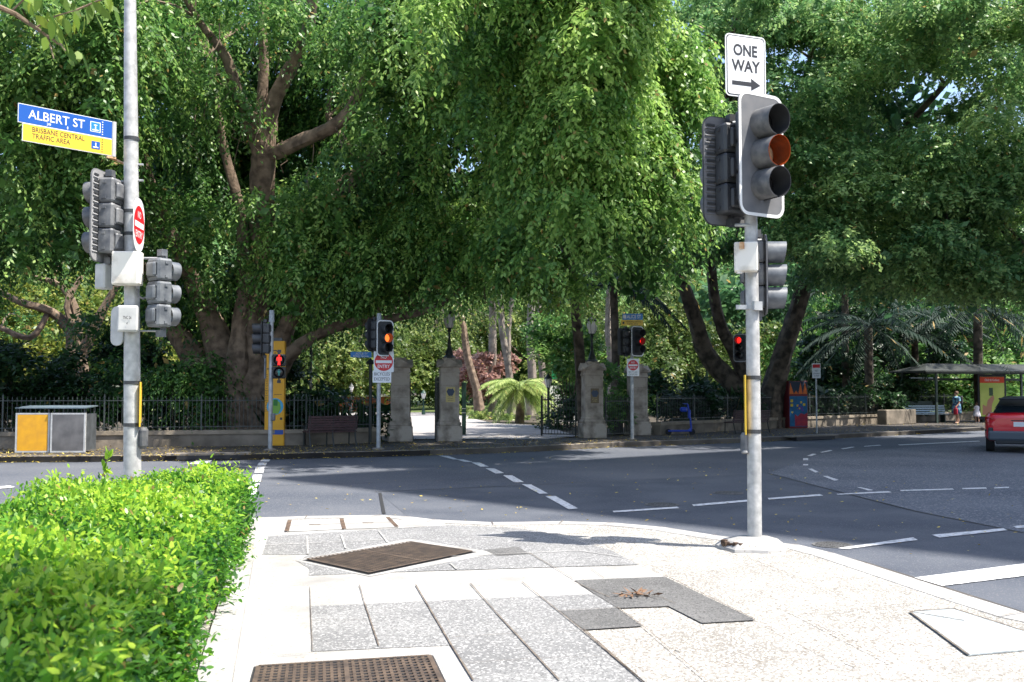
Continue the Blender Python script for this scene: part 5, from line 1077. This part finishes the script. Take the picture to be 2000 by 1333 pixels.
crown(T4, 'leaf_blue', [sprays(cl, 1.9, L=.5, droop=.5, J=11, ll=.15, lw=.078, inner=.5), core(cl, 24, .28, .16, .7), core(clumps(bk, .6, (1.2, 2.0)), 230, .5, .3, .95)])
# ---- smaller trees behind
def small_tree(name, label, bx, by, Y, stems, majors, lm, bark, dens=.5, ll=.16, lw=.08, grp='trees inside the gardens', sub=1.0, rs=(.6, 1.2)):
    t = tree_thing(name, label, bx, by, Y, grp); tr = MB(); nd = []
    for p in stems: nd += limb(tr, p, 8, .15, 4)
    cl = clumps(majors, sub, rs); branches(tr, nd, cl, .4, .05); finish(tr.build('trunk', bark, None, True), t)
    crown(t, lm, [sprays(cl, dens * 1.3, L=.7, droop=.5, J=10, ll=ll, lw=lw), core(cl, 30, ll * 2, lw * 2)]); return t
small_tree('garden_tree', 'small twisted tree with bare gnarled branches left behind the fence', 150, 700, 40,
           [[(155, 815, 40, 26), (150, 720, 40, 22), (140, 650, 40, 13), (100, 610, 39.6, 9), (40, 590, 39, 7), (-20, 560, 39, 5)], [(150, 715, 40, 14), (180, 650, 40, 11), (210, 590, 40, 8), (240, 540, 40, 5)], [(145, 690, 40, 11), (150, 620, 40, 9), (120, 560, 40, 6), (60, 540, 39.6, 4)], [(95, 610, 39.6, 6), (60, 660, 39, 6), (0, 640, 39, 5)], [(160, 660, 40, 7), (130, 600, 39.6, 6), (160, 540, 40, 4)], [(50, 700, 39, 6), (0, 690, 39, 5)]],
           [(100, 530, 41, 110, 30, 2, .5), (40, 500, 40, 90, 30, 2, .5), (200, 520, 42, 70, 30, 1.5, .5), (20, 640, 41, 60, 30, 1.5, .5)], 'leaf_fig', 'bark', .35)
for i, (lab, Y, mj, lm, bx) in enumerate((
        ('sunlit yellow-green tree in the gardens behind the left bins', 62, [(60, 590, 62, 150, 70, 4, .6), (180, 620, 62, 120, 60, 4, .55), (-60, 640, 62, 120, 90, 4, .5), (90, 690, 60, 150, 50, 3, .6), (300, 660, 64, 100, 70, 4, .55)], 'leaf_autumn', 60),
        ('sunlit pale green tree in the gardens seen under the big fig', 75, [(600, 700, 75, 90, 70, 5, .6), (700, 690, 78, 90, 70, 5, .55), (640, 640, 80, 130, 40, 4, .5), (560, 760, 72, 60, 30, 3, .5), (720, 755, 76, 80, 26, 3, .5)], 'leaf_sun', 640),
        ('leafy green tree in the gardens seen between the two left pillars', 85, [(800, 690, 85, 90, 60, 5, .45), (850, 660, 88, 80, 50, 5, .4), (940, 650, 90, 70, 40, 5, .4), (830, 740, 86, 60, 30, 3, .4)], 'leaf_sun', 768),
        ('tall light green tree behind the middle of the gate opening', 95, [(1000, 600, 95, 100, 60, 5, .5), (1090, 640, 92, 90, 60, 5, .45), (1180, 650, 80, 60, 60, 4, .5), (1100, 720, 78, 60, 40, 3, .4)], 'leaf_sun', 1050),
        ('pale green garden tree between the right pillar and the forked fig', 70, [(1320, 640, 70, 90, 70, 4, .55), (1420, 640, 72, 80, 70, 4, .5), (1300, 720, 66, 70, 40, 3, .5), (1400, 730, 68, 70, 40, 3, .5), (1300, 560, 72, 80, 40, 3, .4)], 'leaf_sun', 1330),
        ('light green garden tree behind the painted cabinet and palms', 66, [(1600, 690, 66, 90, 50, 4, .45), (1700, 650, 68, 90, 60, 4, .4), (1640, 740, 64, 110, 36, 3, .4), (1760, 740, 64, 90, 40, 3, .4), (1620, 600, 70, 90, 50, 4, .35), (1700, 560, 60, 120, 60, 3, .3)], 'leaf_fig', 1640),
        ('sunlit green tree behind the bus shelter roof', 70, [(1850, 640, 70, 110, 60, 4, .5), (1960, 640, 72, 100, 70, 4, .5), (1900, 740, 66, 140, 40, 4, .55), (2050, 720, 68, 100, 60, 4, .5), (1780, 590, 74, 100, 40, 4, .4)], 'leaf_fig', 1900))):
    small_tree('garden_tree', lab, bx, 800, Y, [[(bx, 806, Y, 9), (bx + 6, 720, Y, 7), (bx - 8, 640, Y, 5), (bx + 20, 560, Y, 3)], [(bx + 4, 730, Y, 5), (bx + 60, 670, Y, 3), (bx + 100, 600, Y, 2)], [(bx + 2, 720, Y, 5), (bx - 60, 670, Y, 3), (bx - 90, 610, Y, 2)]], mj, lm, 'bark_dark', .24, .26, .14, sub=.55, rs=(1.2, 2.2))
# far wood closing the view
mj = []
for i in range(26):
    px = -350 + i * 110; Y = 120 + 20 * math.sin(i * 1.7); mj.append((px, 640 + 30 * math.sin(i * 2.3), Y, 95, 110, 6, .45 + .1 * math.sin(i)))
    mj.append((px + 50, 480 + 40 * math.sin(i * 1.3), Y + 18, 100, 120, 6, .4))
cl = clumps(mj, .26, (2.6, 4.6), .3)
A = cat_arr([sprays(cl, .11, L=1.6, droop=.6, J=10, ll=.62, lw=.34), core(cl, 40, 1.6, 1.0)]); o = leaf_mesh('far_trees', 'leaf_blue', *A); tag(o, 'distant mass of trees closing the gardens', 'trees', None, 'stuff')
# ---- shrubs and understorey
def shrub(name, label, majors, lm, dens=.7, ll=.14, lw=.06, L=.5, droop=.3, grp=None, rs=(.4, .7), sub=3.6):
    c = majors[0]; p = at(c[0], c[1], c[2]); t = thing(name, label, 'shrub', (p.x, p.y, .12), 0, grp); cl = clumps(majors, sub, rs)
    mb = MB()
    for q in cl[::3]: mb.tube([(p.x + rnd.gauss(0, .12), p.y + rnd.gauss(0, .12), .1), (p.x * .5 + q[0] * .5, p.y * .5 + q[1] * .5, q[2] * .5), (q[0], q[1], max(q[2], .2))], [.03, .02, .008], 5)
    finish(mb.build('stems', 'bark_dark', None), t); crown(t, lm, [sprays(cl, dens * 1.5, L=L, droop=droop, J=9, ll=ll, lw=lw), core(cl, 40, ll * 2, lw * 2.2)], 'foliage')
    return t
G2 = 'shrubs inside the garden fence'
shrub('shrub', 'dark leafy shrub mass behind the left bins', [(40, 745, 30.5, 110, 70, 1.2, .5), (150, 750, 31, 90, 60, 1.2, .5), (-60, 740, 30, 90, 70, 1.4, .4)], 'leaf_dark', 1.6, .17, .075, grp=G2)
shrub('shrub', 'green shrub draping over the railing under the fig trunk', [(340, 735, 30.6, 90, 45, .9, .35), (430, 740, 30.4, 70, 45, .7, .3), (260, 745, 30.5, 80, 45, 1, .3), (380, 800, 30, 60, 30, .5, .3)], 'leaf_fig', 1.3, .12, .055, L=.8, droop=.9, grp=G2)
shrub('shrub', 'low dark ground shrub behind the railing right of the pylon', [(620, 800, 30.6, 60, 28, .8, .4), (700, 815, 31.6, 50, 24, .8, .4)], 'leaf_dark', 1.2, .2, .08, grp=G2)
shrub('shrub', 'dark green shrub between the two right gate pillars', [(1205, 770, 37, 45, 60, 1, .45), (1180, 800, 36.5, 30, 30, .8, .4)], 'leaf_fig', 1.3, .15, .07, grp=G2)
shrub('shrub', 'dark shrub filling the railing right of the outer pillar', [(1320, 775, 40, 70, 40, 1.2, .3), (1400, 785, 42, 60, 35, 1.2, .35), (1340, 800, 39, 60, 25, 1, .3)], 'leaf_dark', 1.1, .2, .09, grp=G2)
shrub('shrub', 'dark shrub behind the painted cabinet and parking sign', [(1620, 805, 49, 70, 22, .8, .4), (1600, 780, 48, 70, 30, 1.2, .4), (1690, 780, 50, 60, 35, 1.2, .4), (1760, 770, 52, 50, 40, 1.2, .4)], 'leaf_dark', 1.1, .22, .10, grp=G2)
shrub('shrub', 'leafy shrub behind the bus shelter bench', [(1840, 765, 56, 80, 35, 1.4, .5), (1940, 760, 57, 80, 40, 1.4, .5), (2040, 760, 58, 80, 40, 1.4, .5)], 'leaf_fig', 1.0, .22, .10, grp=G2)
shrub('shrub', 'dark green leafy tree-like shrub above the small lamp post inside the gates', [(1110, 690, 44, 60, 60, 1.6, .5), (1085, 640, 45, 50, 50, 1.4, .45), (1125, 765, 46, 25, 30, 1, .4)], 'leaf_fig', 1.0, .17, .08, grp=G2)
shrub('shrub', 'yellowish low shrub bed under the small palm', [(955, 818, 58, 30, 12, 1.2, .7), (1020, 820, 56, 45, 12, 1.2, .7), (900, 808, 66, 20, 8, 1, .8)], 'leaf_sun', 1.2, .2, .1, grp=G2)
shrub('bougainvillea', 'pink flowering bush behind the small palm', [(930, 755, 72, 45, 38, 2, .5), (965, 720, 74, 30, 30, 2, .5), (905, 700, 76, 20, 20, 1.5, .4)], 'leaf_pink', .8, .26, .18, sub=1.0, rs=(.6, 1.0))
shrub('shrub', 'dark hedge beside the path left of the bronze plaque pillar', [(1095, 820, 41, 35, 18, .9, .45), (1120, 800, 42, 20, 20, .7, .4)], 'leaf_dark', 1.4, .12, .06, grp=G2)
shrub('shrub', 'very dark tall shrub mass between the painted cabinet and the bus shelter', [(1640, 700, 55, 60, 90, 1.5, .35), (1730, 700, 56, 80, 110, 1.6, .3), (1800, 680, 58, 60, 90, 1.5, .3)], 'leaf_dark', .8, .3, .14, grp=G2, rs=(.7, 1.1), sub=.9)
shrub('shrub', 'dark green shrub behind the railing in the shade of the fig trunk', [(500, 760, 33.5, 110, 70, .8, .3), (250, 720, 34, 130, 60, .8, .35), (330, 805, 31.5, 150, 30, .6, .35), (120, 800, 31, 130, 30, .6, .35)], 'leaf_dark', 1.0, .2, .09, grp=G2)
# strap-leaved plants behind the railing
def strap_plant(px, py, Y, n, H, label, m='leaf_dark'):
    p = at(px, py, Y); t = thing('broad_leaf_plant', label, 'plant', (p.x, p.y, .12), 0, 'broad leaved plants behind the railing'); P, D, N_, L_, W_, T_ = [], [], [], [], [], []
    for i in range(n):
        a = rnd.uniform(0, 6.28); e = rnd.uniform(.5, 1.35); d = np.array([math.cos(a) * math.cos(e), math.sin(a) * math.cos(e), math.sin(e)]); L = H * rnd.uniform(.5, 1)
        b = np.array([rnd.gauss(0, .25), rnd.gauss(0, .2), rnd.uniform(.0, .4) * H]); P.append(b); D.append(d); N_.append(np.cross(d, [d[1], -d[0], .01]) + rng.normal(size=3) * .1); L_.append(L); W_.append(L * .2); T_.append(rnd.random())
    leaf_mesh('leaves', m, np.array(P), np.array(D), np.array(N_), L_, W_, np.array(T_), t, True)
    mb = MB()
    for b, d, L in zip(P, D, L_): mb.tube([(b[0] * .4, b[1] * .4, 0), tuple(b + d * L * .1)], [.02, .012], 4)
    mb.build('stalks', 'leaf_dark', t)
for q in ((575, 800, 30.8, 34, 1.5, 'dark paddle-leaved plant right beside the yellow pylon'), (640, 795, 31.2, 36, 1.5, 'dark paddle-leaved plant behind the left park bench'), (700, 812, 31.8, 30, 1.1, 'dark broad-leaved plant beside the outer left pillar'),
          (1440, 790, 42, 30, 1.6, 'broad-leaved plant at the foot of the forked trunk'), (1390, 770, 44, 30, 2.2, 'light green broad-leaved plant left of the forked trunk')): strap_plant(*q)
# palms
def palm(label, bx, by, Y, hpx, nf, fl, lm, bark='bark_dark', tr_r=.16, droop=.9, grp='palms in the gardens', rach=26, lf=.55, upw=.9, name='palm_tree'):
    b = at(bx, by, Y); t = thing(name, label, 'palm', (b.x, b.y, .12), 0, grp); H = at(bx, hpx, Y).z - .12
    m = MB(); m.tube([(0, 0, -.1), (rnd.gauss(0, .05), 0, H * .5), (0, 0, H)], [tr_r * 1.2, tr_r, tr_r * .9], 10, wob=.1); m.build('trunk', bark, t, True)
    P, D, N_, L_, W_, T_ = [], [], [], [], [], []; st = MB()
    for i in range(nf):
        a = 2 * math.pi * i / nf + rnd.uniform(-.25, .25); e = rnd.uniform(-.2, upw); ho = np.array([math.cos(a), math.sin(a), 0]); L = fl * rnd.uniform(.8, 1.1); pts = []
        for k in range(9):
            s_ = k / 8; pts.append(np.array([0, 0, H]) + ho * L * s_ * math.cos(e * (1 - s_)) * .95 + np.array([0, 0, 1]) * L * (math.sin(e) * s_ - droop * s_ ** 2 * .7))
        st.tube(pts, [.03 - .003 * k for k in range(9)], 4); ti = rnd.random()
        for k in range(rach * 2):
            s_ = .12 + .86 * (k // 2) / rach; j = min(int(s_ * 8), 7); f_ = s_ * 8 - j; p = pts[j] * (1 - f_) + pts[j + 1] * f_; tg = pts[j + 1] - pts[j]; tg = tg / np.linalg.norm(tg)
            sd = np.cross(tg, [0, 0, 1.]); sd = sd / np.linalg.norm(sd) * (1 if k % 2 else -1); P.append(p); D.append(sd * .8 + tg * .65 + np.array([0, 0, -.45]) + rng.normal(size=3) * .08); N_.append(np.array([0, 0, 1.]) + sd * .4)
            L_.append(lf * math.sin(math.pi * min(1, s_ * .85 + .15)) ** .6 + .1); W_.append(.045 * fl / 2.2); T_.append(ti * .6 + rnd.random() * .4)
    st.build('stems', lm, t); leaf_mesh('fronds', lm, np.array(P), np.array(D), np.array(N_), L_, W_, np.array(T_), t)
palm('small bright date palm in the sun beyond the gates', 1015, 814, 50, 762, 60, 2.1, 'leaf_palm_sun', 'bark', .2, 1.15, None, 36, .38, 1.3)
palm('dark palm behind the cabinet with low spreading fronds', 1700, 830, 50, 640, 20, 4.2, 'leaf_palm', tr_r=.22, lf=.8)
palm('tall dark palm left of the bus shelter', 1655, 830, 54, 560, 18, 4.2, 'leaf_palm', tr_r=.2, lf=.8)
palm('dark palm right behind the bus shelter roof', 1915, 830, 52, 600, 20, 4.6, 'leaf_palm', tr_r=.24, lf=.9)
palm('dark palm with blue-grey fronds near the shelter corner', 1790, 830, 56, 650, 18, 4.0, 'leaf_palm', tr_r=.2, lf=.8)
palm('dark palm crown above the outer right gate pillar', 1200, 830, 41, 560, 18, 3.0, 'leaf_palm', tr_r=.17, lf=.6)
palm('palm with pale trunk left of the gate opening centre', 962, 820, 74, 560, 14, 3.2, 'leaf_fig', 'bark_pale', .30, lf=.6)
# pale slim trunks beyond the gate
for i, (bx, tx, Y, r_, lab) in enumerate(((1000, 975, 70, .26, 'leftmost pale leaning trunk beyond the small palm'), (1035, 1040, 66, .3, 'thick pale trunk just right of the small palm crown'), (1060, 1052, 68, .24, 'pale upright trunk right of the small palm'), (938, 905, 64, .28, 'brown leaning trunk before the pink bush'), (1195, 1190, 60, .25, 'pale trunk between the two right pillars'), (985, 1002, 72, .2, 'slender pale trunk behind the small palm'))):
    a = at(bx, 815, Y); tp = at(tx, 560 if i != 3 else 640, Y); t = thing('garden_tree', lab, 'tree', (a.x, a.y, .12), 0, 'pale trunks in the gardens'); m = MB(); d = tp - Vector((a.x, a.y, .12))
    m.tube([(0, 0, -.1), d * .3 + Vector((.1, 0, 0)), d * .65 - Vector((.1, 0, 0)), d, d * 1.3], [r_ * 1.5, r_, r_ * .9, r_ * .75, r_ * .5], 9, wob=.1); m.build('trunk', 'bark_pale' if i != 3 else 'bark', t, True)
    if i != 3:
        c = Vector((a.x, a.y, .12)) + d * 1.25; cl = [(c.x + rnd.gauss(0, 1.6), c.y + rnd.gauss(0, 1.2), c.z + rnd.gauss(0, .9), 1.1, 1.1, .8, .5) for _ in range(12)]; crown(t, 'leaf_fig', [sprays(cl, .3, L=.9, J=10, ll=.24, lw=.12)])
    else:
        c = Vector((a.x, a.y, .12)) + d; cl = [(c.x + rnd.gauss(0, 1.2), c.y + rnd.gauss(0, 1.0), c.z + rnd.gauss(.6, .5), .9, .9, .7, .6) for _ in range(10)]; crown(t, 'leaf_sun', [sprays(cl, .3, L=.6, J=10, ll=.22, lw=.11)])
# garden lamps and small things beyond the gates
def garden_lamp(px, pb, pt, Y, label, mt='wrought'):
    b = at(px, pb, Y); t = thing('garden_lamp', label, 'lamp post', (b.x, b.y, .14), 0, 'lamp posts in the gardens'); H = at(px, pt, Y).z - .14
    m = MB(); m.lathe([(.13, 0), (.12, .25), (.06, .4), (.045, H - .55), (.09, H - .5)], n=10); m.build('column', mt, t, True); m = MB(); m.lathe([(.08, H - .5), (.18, H - .15), (.15, H - .1)], n=10); m.build('lantern', 'lamp_glass', t, True)
    m = MB(); m.lathe([(.2, H - .12), (.1, H), (.03, H + .1), (0, H + .18)], n=10)
    for k_ in range(6):
        a = k_ * math.pi / 3; m.tube([(.085 * math.cos(a), .085 * math.sin(a), H - .5), (.185 * math.cos(a), .185 * math.sin(a), H - .12)], .012, 4)
    m.build('cap', mt, t)
garden_lamp(1071, 830, 735, 44, 'black lantern post inside the gates left of the bronze plaque pillar')
garden_lamp(827, 818, 765, 68, 'small green lamp post on the sunlit path between the left pillars', 'green_post')
garden_lamp(606, 825, 590, 36, 'tall dark lamp post under the big fig behind the railing')
garden_lamp(686, 805, 752, 72, 'far small lamp in the gardens behind the park bench')
t = thing('display_board', 'white panels with a green banner beyond the right gate leaf', 'display', (at(1095, 800, 50).x, 50, .14)); k = 50 / F
m = MB()
for i in range(7): m.box((-.45 + i * .2, 0, .75), (.16, .04, 1.5 if i > 2 else 2.2))
m.build('panels', 'white_paint', t); m = MB(); m.box((-.32, -.04, 2.9), (.26, .03, 1.4)); m.build('banner', 'banner_green', t); m = MB(); m.box((.45, -.04, .9), (.30, .03, .8)); m.build('poster', 'poster_lime', t)
t = thing('brick_wall', 'low orange-red brick wall far inside the gardens left of the gates', 'wall', (at(705, 800, 80).x, 80, .1)); m = MB(); m.box((0, 0, .55), (5.6, .3, 1.3)); m.build('wall', 'orange_brick', t); m = MB(); m.box((0, 0, 1.25), (5.7, .4, .1)); m.build('coping', 'white_paint', t)
# ---- hedge
HT = .70; ax = Vector((.20, -.98, 0)).normalized(); px_ = Vector((ax.y, -ax.x, 0)); px_ = px_ if px_.x < 0 else -px_      # towards the left
h0 = Vector((-2.60, 9.2, 0)); 
far_ = h0 - ax * 1.5
t = thing('hedge', 'clipped bright green hedge filling the planter at the lower left', 'hedge', (far_.x, far_.y, ZF))
Lh, Wh = 11.0, 1.75; NB = 4200; B = []
for _ in range(NB):
    u = rnd.random(); f_ = rnd.random()
    s_ = (rnd.random() ** 1.25) * 1
    al = Lh * u
    if f_ < .62: ac, z, nz = rnd.uniform(0, Wh), HT + rnd.gauss(-.03, .035), 0
    elif f_ < .9: ac, z, nz = rnd.gauss(.02, .04), rnd.uniform(.08, HT), 1
    else: ac, z, nz = rnd.uniform(0, Wh), rnd.uniform(.1, HT), 2; al = rnd.gauss(0, .05)
    z *= 1 - .10 * max(0, ac / Wh - .4) * (al < 6); z += .06 * math.sin(al * 2.1 + ac * 3) + .03 * math.sin(al * 5.3 - ac * 4)
    if nz != 0: z = min(z, HT - .02)
    rnds = .25 * max(0, 1 - al / .35) ** 2
    ac += .05 * math.sin(al * 3.1) - .09 * (1 - ac / Wh) * (z / HT) * math.exp(-((al - 1.6) / 1.6) ** 2)
    if al < .5 and ac < .5 - al: ac += .5 - al - ac * .3
    p = ax * al + px_ * ac; B.append((p.x, p.y, z - rnds * (nz == 0), nz))
B = np.array(B); n = len(B); J = 26
cx = B[:, None, :3] + rng.normal(size=(n, J, 3)) * [.06, .06, .045]
outv = np.where(B[:, 3:4] == 0, [[0, 0, 1.]], np.where(B[:, 3:4] == 1, [[-px_.x, -px_.y, .35]], [[-ax.x, -ax.y, .35]]))
D = outv[:, None] * .55 + rng.normal(size=(n, J, 3)) * .65; Nn = np.array([0, 0, .9]) + outv[:, None] * .3 + rng.normal(size=(n, J, 3)) * .45
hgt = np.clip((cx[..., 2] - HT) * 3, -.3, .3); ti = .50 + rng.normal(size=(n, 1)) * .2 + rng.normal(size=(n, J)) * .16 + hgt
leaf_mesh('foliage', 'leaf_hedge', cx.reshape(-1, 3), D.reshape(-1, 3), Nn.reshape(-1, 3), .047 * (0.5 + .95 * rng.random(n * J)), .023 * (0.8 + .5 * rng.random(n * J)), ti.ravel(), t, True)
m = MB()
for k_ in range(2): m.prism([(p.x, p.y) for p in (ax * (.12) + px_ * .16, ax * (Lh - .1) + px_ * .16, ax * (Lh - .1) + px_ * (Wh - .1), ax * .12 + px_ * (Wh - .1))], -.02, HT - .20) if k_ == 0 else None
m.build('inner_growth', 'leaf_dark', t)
# sprig standing above the hedge at its far left corner
n = 16; b0 = at(200, 930, 10.6) ; mbs = MB(); b1 = at(212, 888, 10.6); s = thing('hedge_sprig', 'tall leafy sprig standing up from the far corner of the hedge', 'plant', b0)
mbs.tube([(0, 0, -.3), (b1 - b0) * .5, b1 - b0], .006, 5); mbs.build('stem', 'bark_dark', s)
tt = rng.random(n); P = np.array([list((b1 - b0) * float(x)) for x in tt]); leaf_mesh('leaves', 'leaf_hedge', P, rng.normal(size=(n, 3)) * .6 + [0.3, 0, .5], rng.normal(size=(n, 3)), .11, .045, rng.random(n) * .4 + .6, s, True)
# ---- street tree whose branch reaches in at the top left
sb = Vector((-3.6, -.6, ZF)); t = thing('street_tree', 'street tree with long glossy leaves whose branch reaches into the top left corner', 'tree', sb)
tr = MB(); W3 = lambda p: Vector(p) - sb
tr.tube([W3((-3.6, -.6, 0)), W3((-3.5, -.5, 2)), W3((-3.2, -.1, 3.6)), W3((-2.6, .6, 5.0)), W3((-1.6, 1.4, 6.2)), W3((1.2, 2.4, 7.0))], [.17, .14, .12, .09, .06, .03], 10)
tw = [at(118, 88, 6.4), at(80, 62, 6.4), at(30, 28, 6.35), at(-60, -10, 6.0), Vector((-3.6, 4.0, 4.4)), Vector((-3.4, 1.6, 4.6)), Vector((-3.0, .2, 4.0))]
tr.tube([W3(p) for p in tw], [.006, .012, .016, .022, .03, .04, .06], 7)
for a, b in (((70, 55), (150, 20)), ((20, 25), (120, -60)), ((110, 85), (128, 100)), ((90, 70), (105, 115)), ((150, 20), (235, -5))): tr.tube([W3(at(a[0], a[1], 6.4)), W3(at((a[0] + b[0]) / 2, (a[1] + b[1]) / 2 - 6, 6.4)), W3(at(b[0], b[1], 6.3))], [.008, .006, .003], 5)
tr.build('trunk', 'bark', t, True)
Pl, Dl = [], []
for (px, py, n_) in ((95, 20, 5), (115, 40, 4), (150, 20, 5), (180, 15, 4), (120, 70, 3), (130, 95, 4), (60, -10, 7), (225, 5, 3), (200, -20, 6), (100, -40, 8), (30, -40, 8), (150, -50, 8)):
    for _ in range(n_): Pl.append(W3(at(px + rnd.gauss(0, 16), py + rnd.gauss(0, 10), 6.4 + rnd.gauss(0, .12)))); Dl.append((rnd.gauss(.35, .3), rnd.gauss(-.1, .3), -.9 + rnd.gauss(0, .3)))
n0 = len(Pl)
for _ in range(4800):
    d = Vector((rnd.gauss(0, 1), rnd.gauss(0, 1), rnd.gauss(0, 1))).normalized() * rnd.random() ** .4
    c = rnd.choice(((1.0, 3.1, 6.9, .8, .8, .4), (1.5, 1.9, 6.9, .7, .9, .5), (.5, 2.2, 7.0, .8, .8, .5), (.9, 2.6, 7.3, .9, 1.0, .4), (-1.0, 1.6, 6.8, 1.2, 1.0, .7), (-2.6, .6, 6.2, 1.4, 1.2, 1.0), (-3.8, 1.2, 6.4, 1.5, 1.3, 1.0)))
    Pl.append(W3((c[0] + d.x * c[3], c[1] + d.y * c[4], c[2] + d.z * c[5]))); Dl.append((rnd.gauss(0, .6), rnd.gauss(0, .6), -.6))
Pl = np.array([list(p) for p in Pl]); Dl = np.array(Dl); n = len(Pl); leaf_mesh('crown', 'leaf_street', Pl, Dl, rng.normal(size=(n, 3)) * .7 + [.4, -.3, .4], .14 * (.7 + .6 * rng.random(n)), .062, np.clip(rng.normal(.35, .25, n), 0, 1), t, True)
# ---- fallen leaves
def scatter(name, label, region, n, z, m, L=.07):
    P = []
    while len(P) < n:
        px, py = region(); P.append(list(G(px, py, z)))
    P = np.array(P); k_ = len(P); P[:, 2] += .014 + rng.random(k_) * .02
    o = leaf_mesh(name, m, P, np.concatenate([rng.normal(size=(k_, 2)), rng.normal(size=(k_, 1)) * .15], 1), rng.normal(size=(k_, 3)) * .25 + [0, 0, 1], L * (.6 + .9 * rng.random(k_)), L * .45 * (.7 + .6 * rng.random(k_)), rng.random(k_)); tag(o, label, 'fallen leaves', None, 'stuff')
def kerb_region():
    px = rnd.uniform(-20, 1960); i = 0
    ks = [(0, 903), (528, 897), (840, 889), (1000, 883.5), (1200, 873), (1447, 864), (1700, 852), (1960, 838)]
    ky = np.interp(px, [a for a, _ in ks], [b for _, b in ks]); return px, ky + abs(rnd.gauss(0, 1)) * 1.2
scatter('kerb_leaves', 'line of yellow fallen leaves in the far gutter', kerb_region, 1700, 0.0, 'leaf_yellow', .07)
def fp_region():
    px = rnd.uniform(-20, 1960); ks = [(0, 903), (528, 897), (840, 889), (1000, 883.5), (1200, 873), (1447, 864), (1700, 852), (1960, 838)]
    ky = np.interp(px, [a for a, _ in ks], [b for _, b in ks]); return px, ky - 8 - rnd.random() ** 1.3 * 24
scatter('footpath_leaves', 'scattered yellow and brown fallen leaves on the far footpath', fp_region, 2600, ZP, 'leaf_yellow', .06)
scatter('footpath_litter', 'brown leaf litter covering the far footpath', fp_region, 6000, ZP, 'litter', .07)
def rd_region(): 
    px = rnd.uniform(500, 2000); py = 1060 - rnd.random() ** .7 * 170 + (px - 900) * .03
    return px, py
scatter('road_leaves', 'sparse yellow fallen leaves scattered on the road', rd_region, 330, 0.0, 'leaf_yellow', .055)
print('leaves', NL)
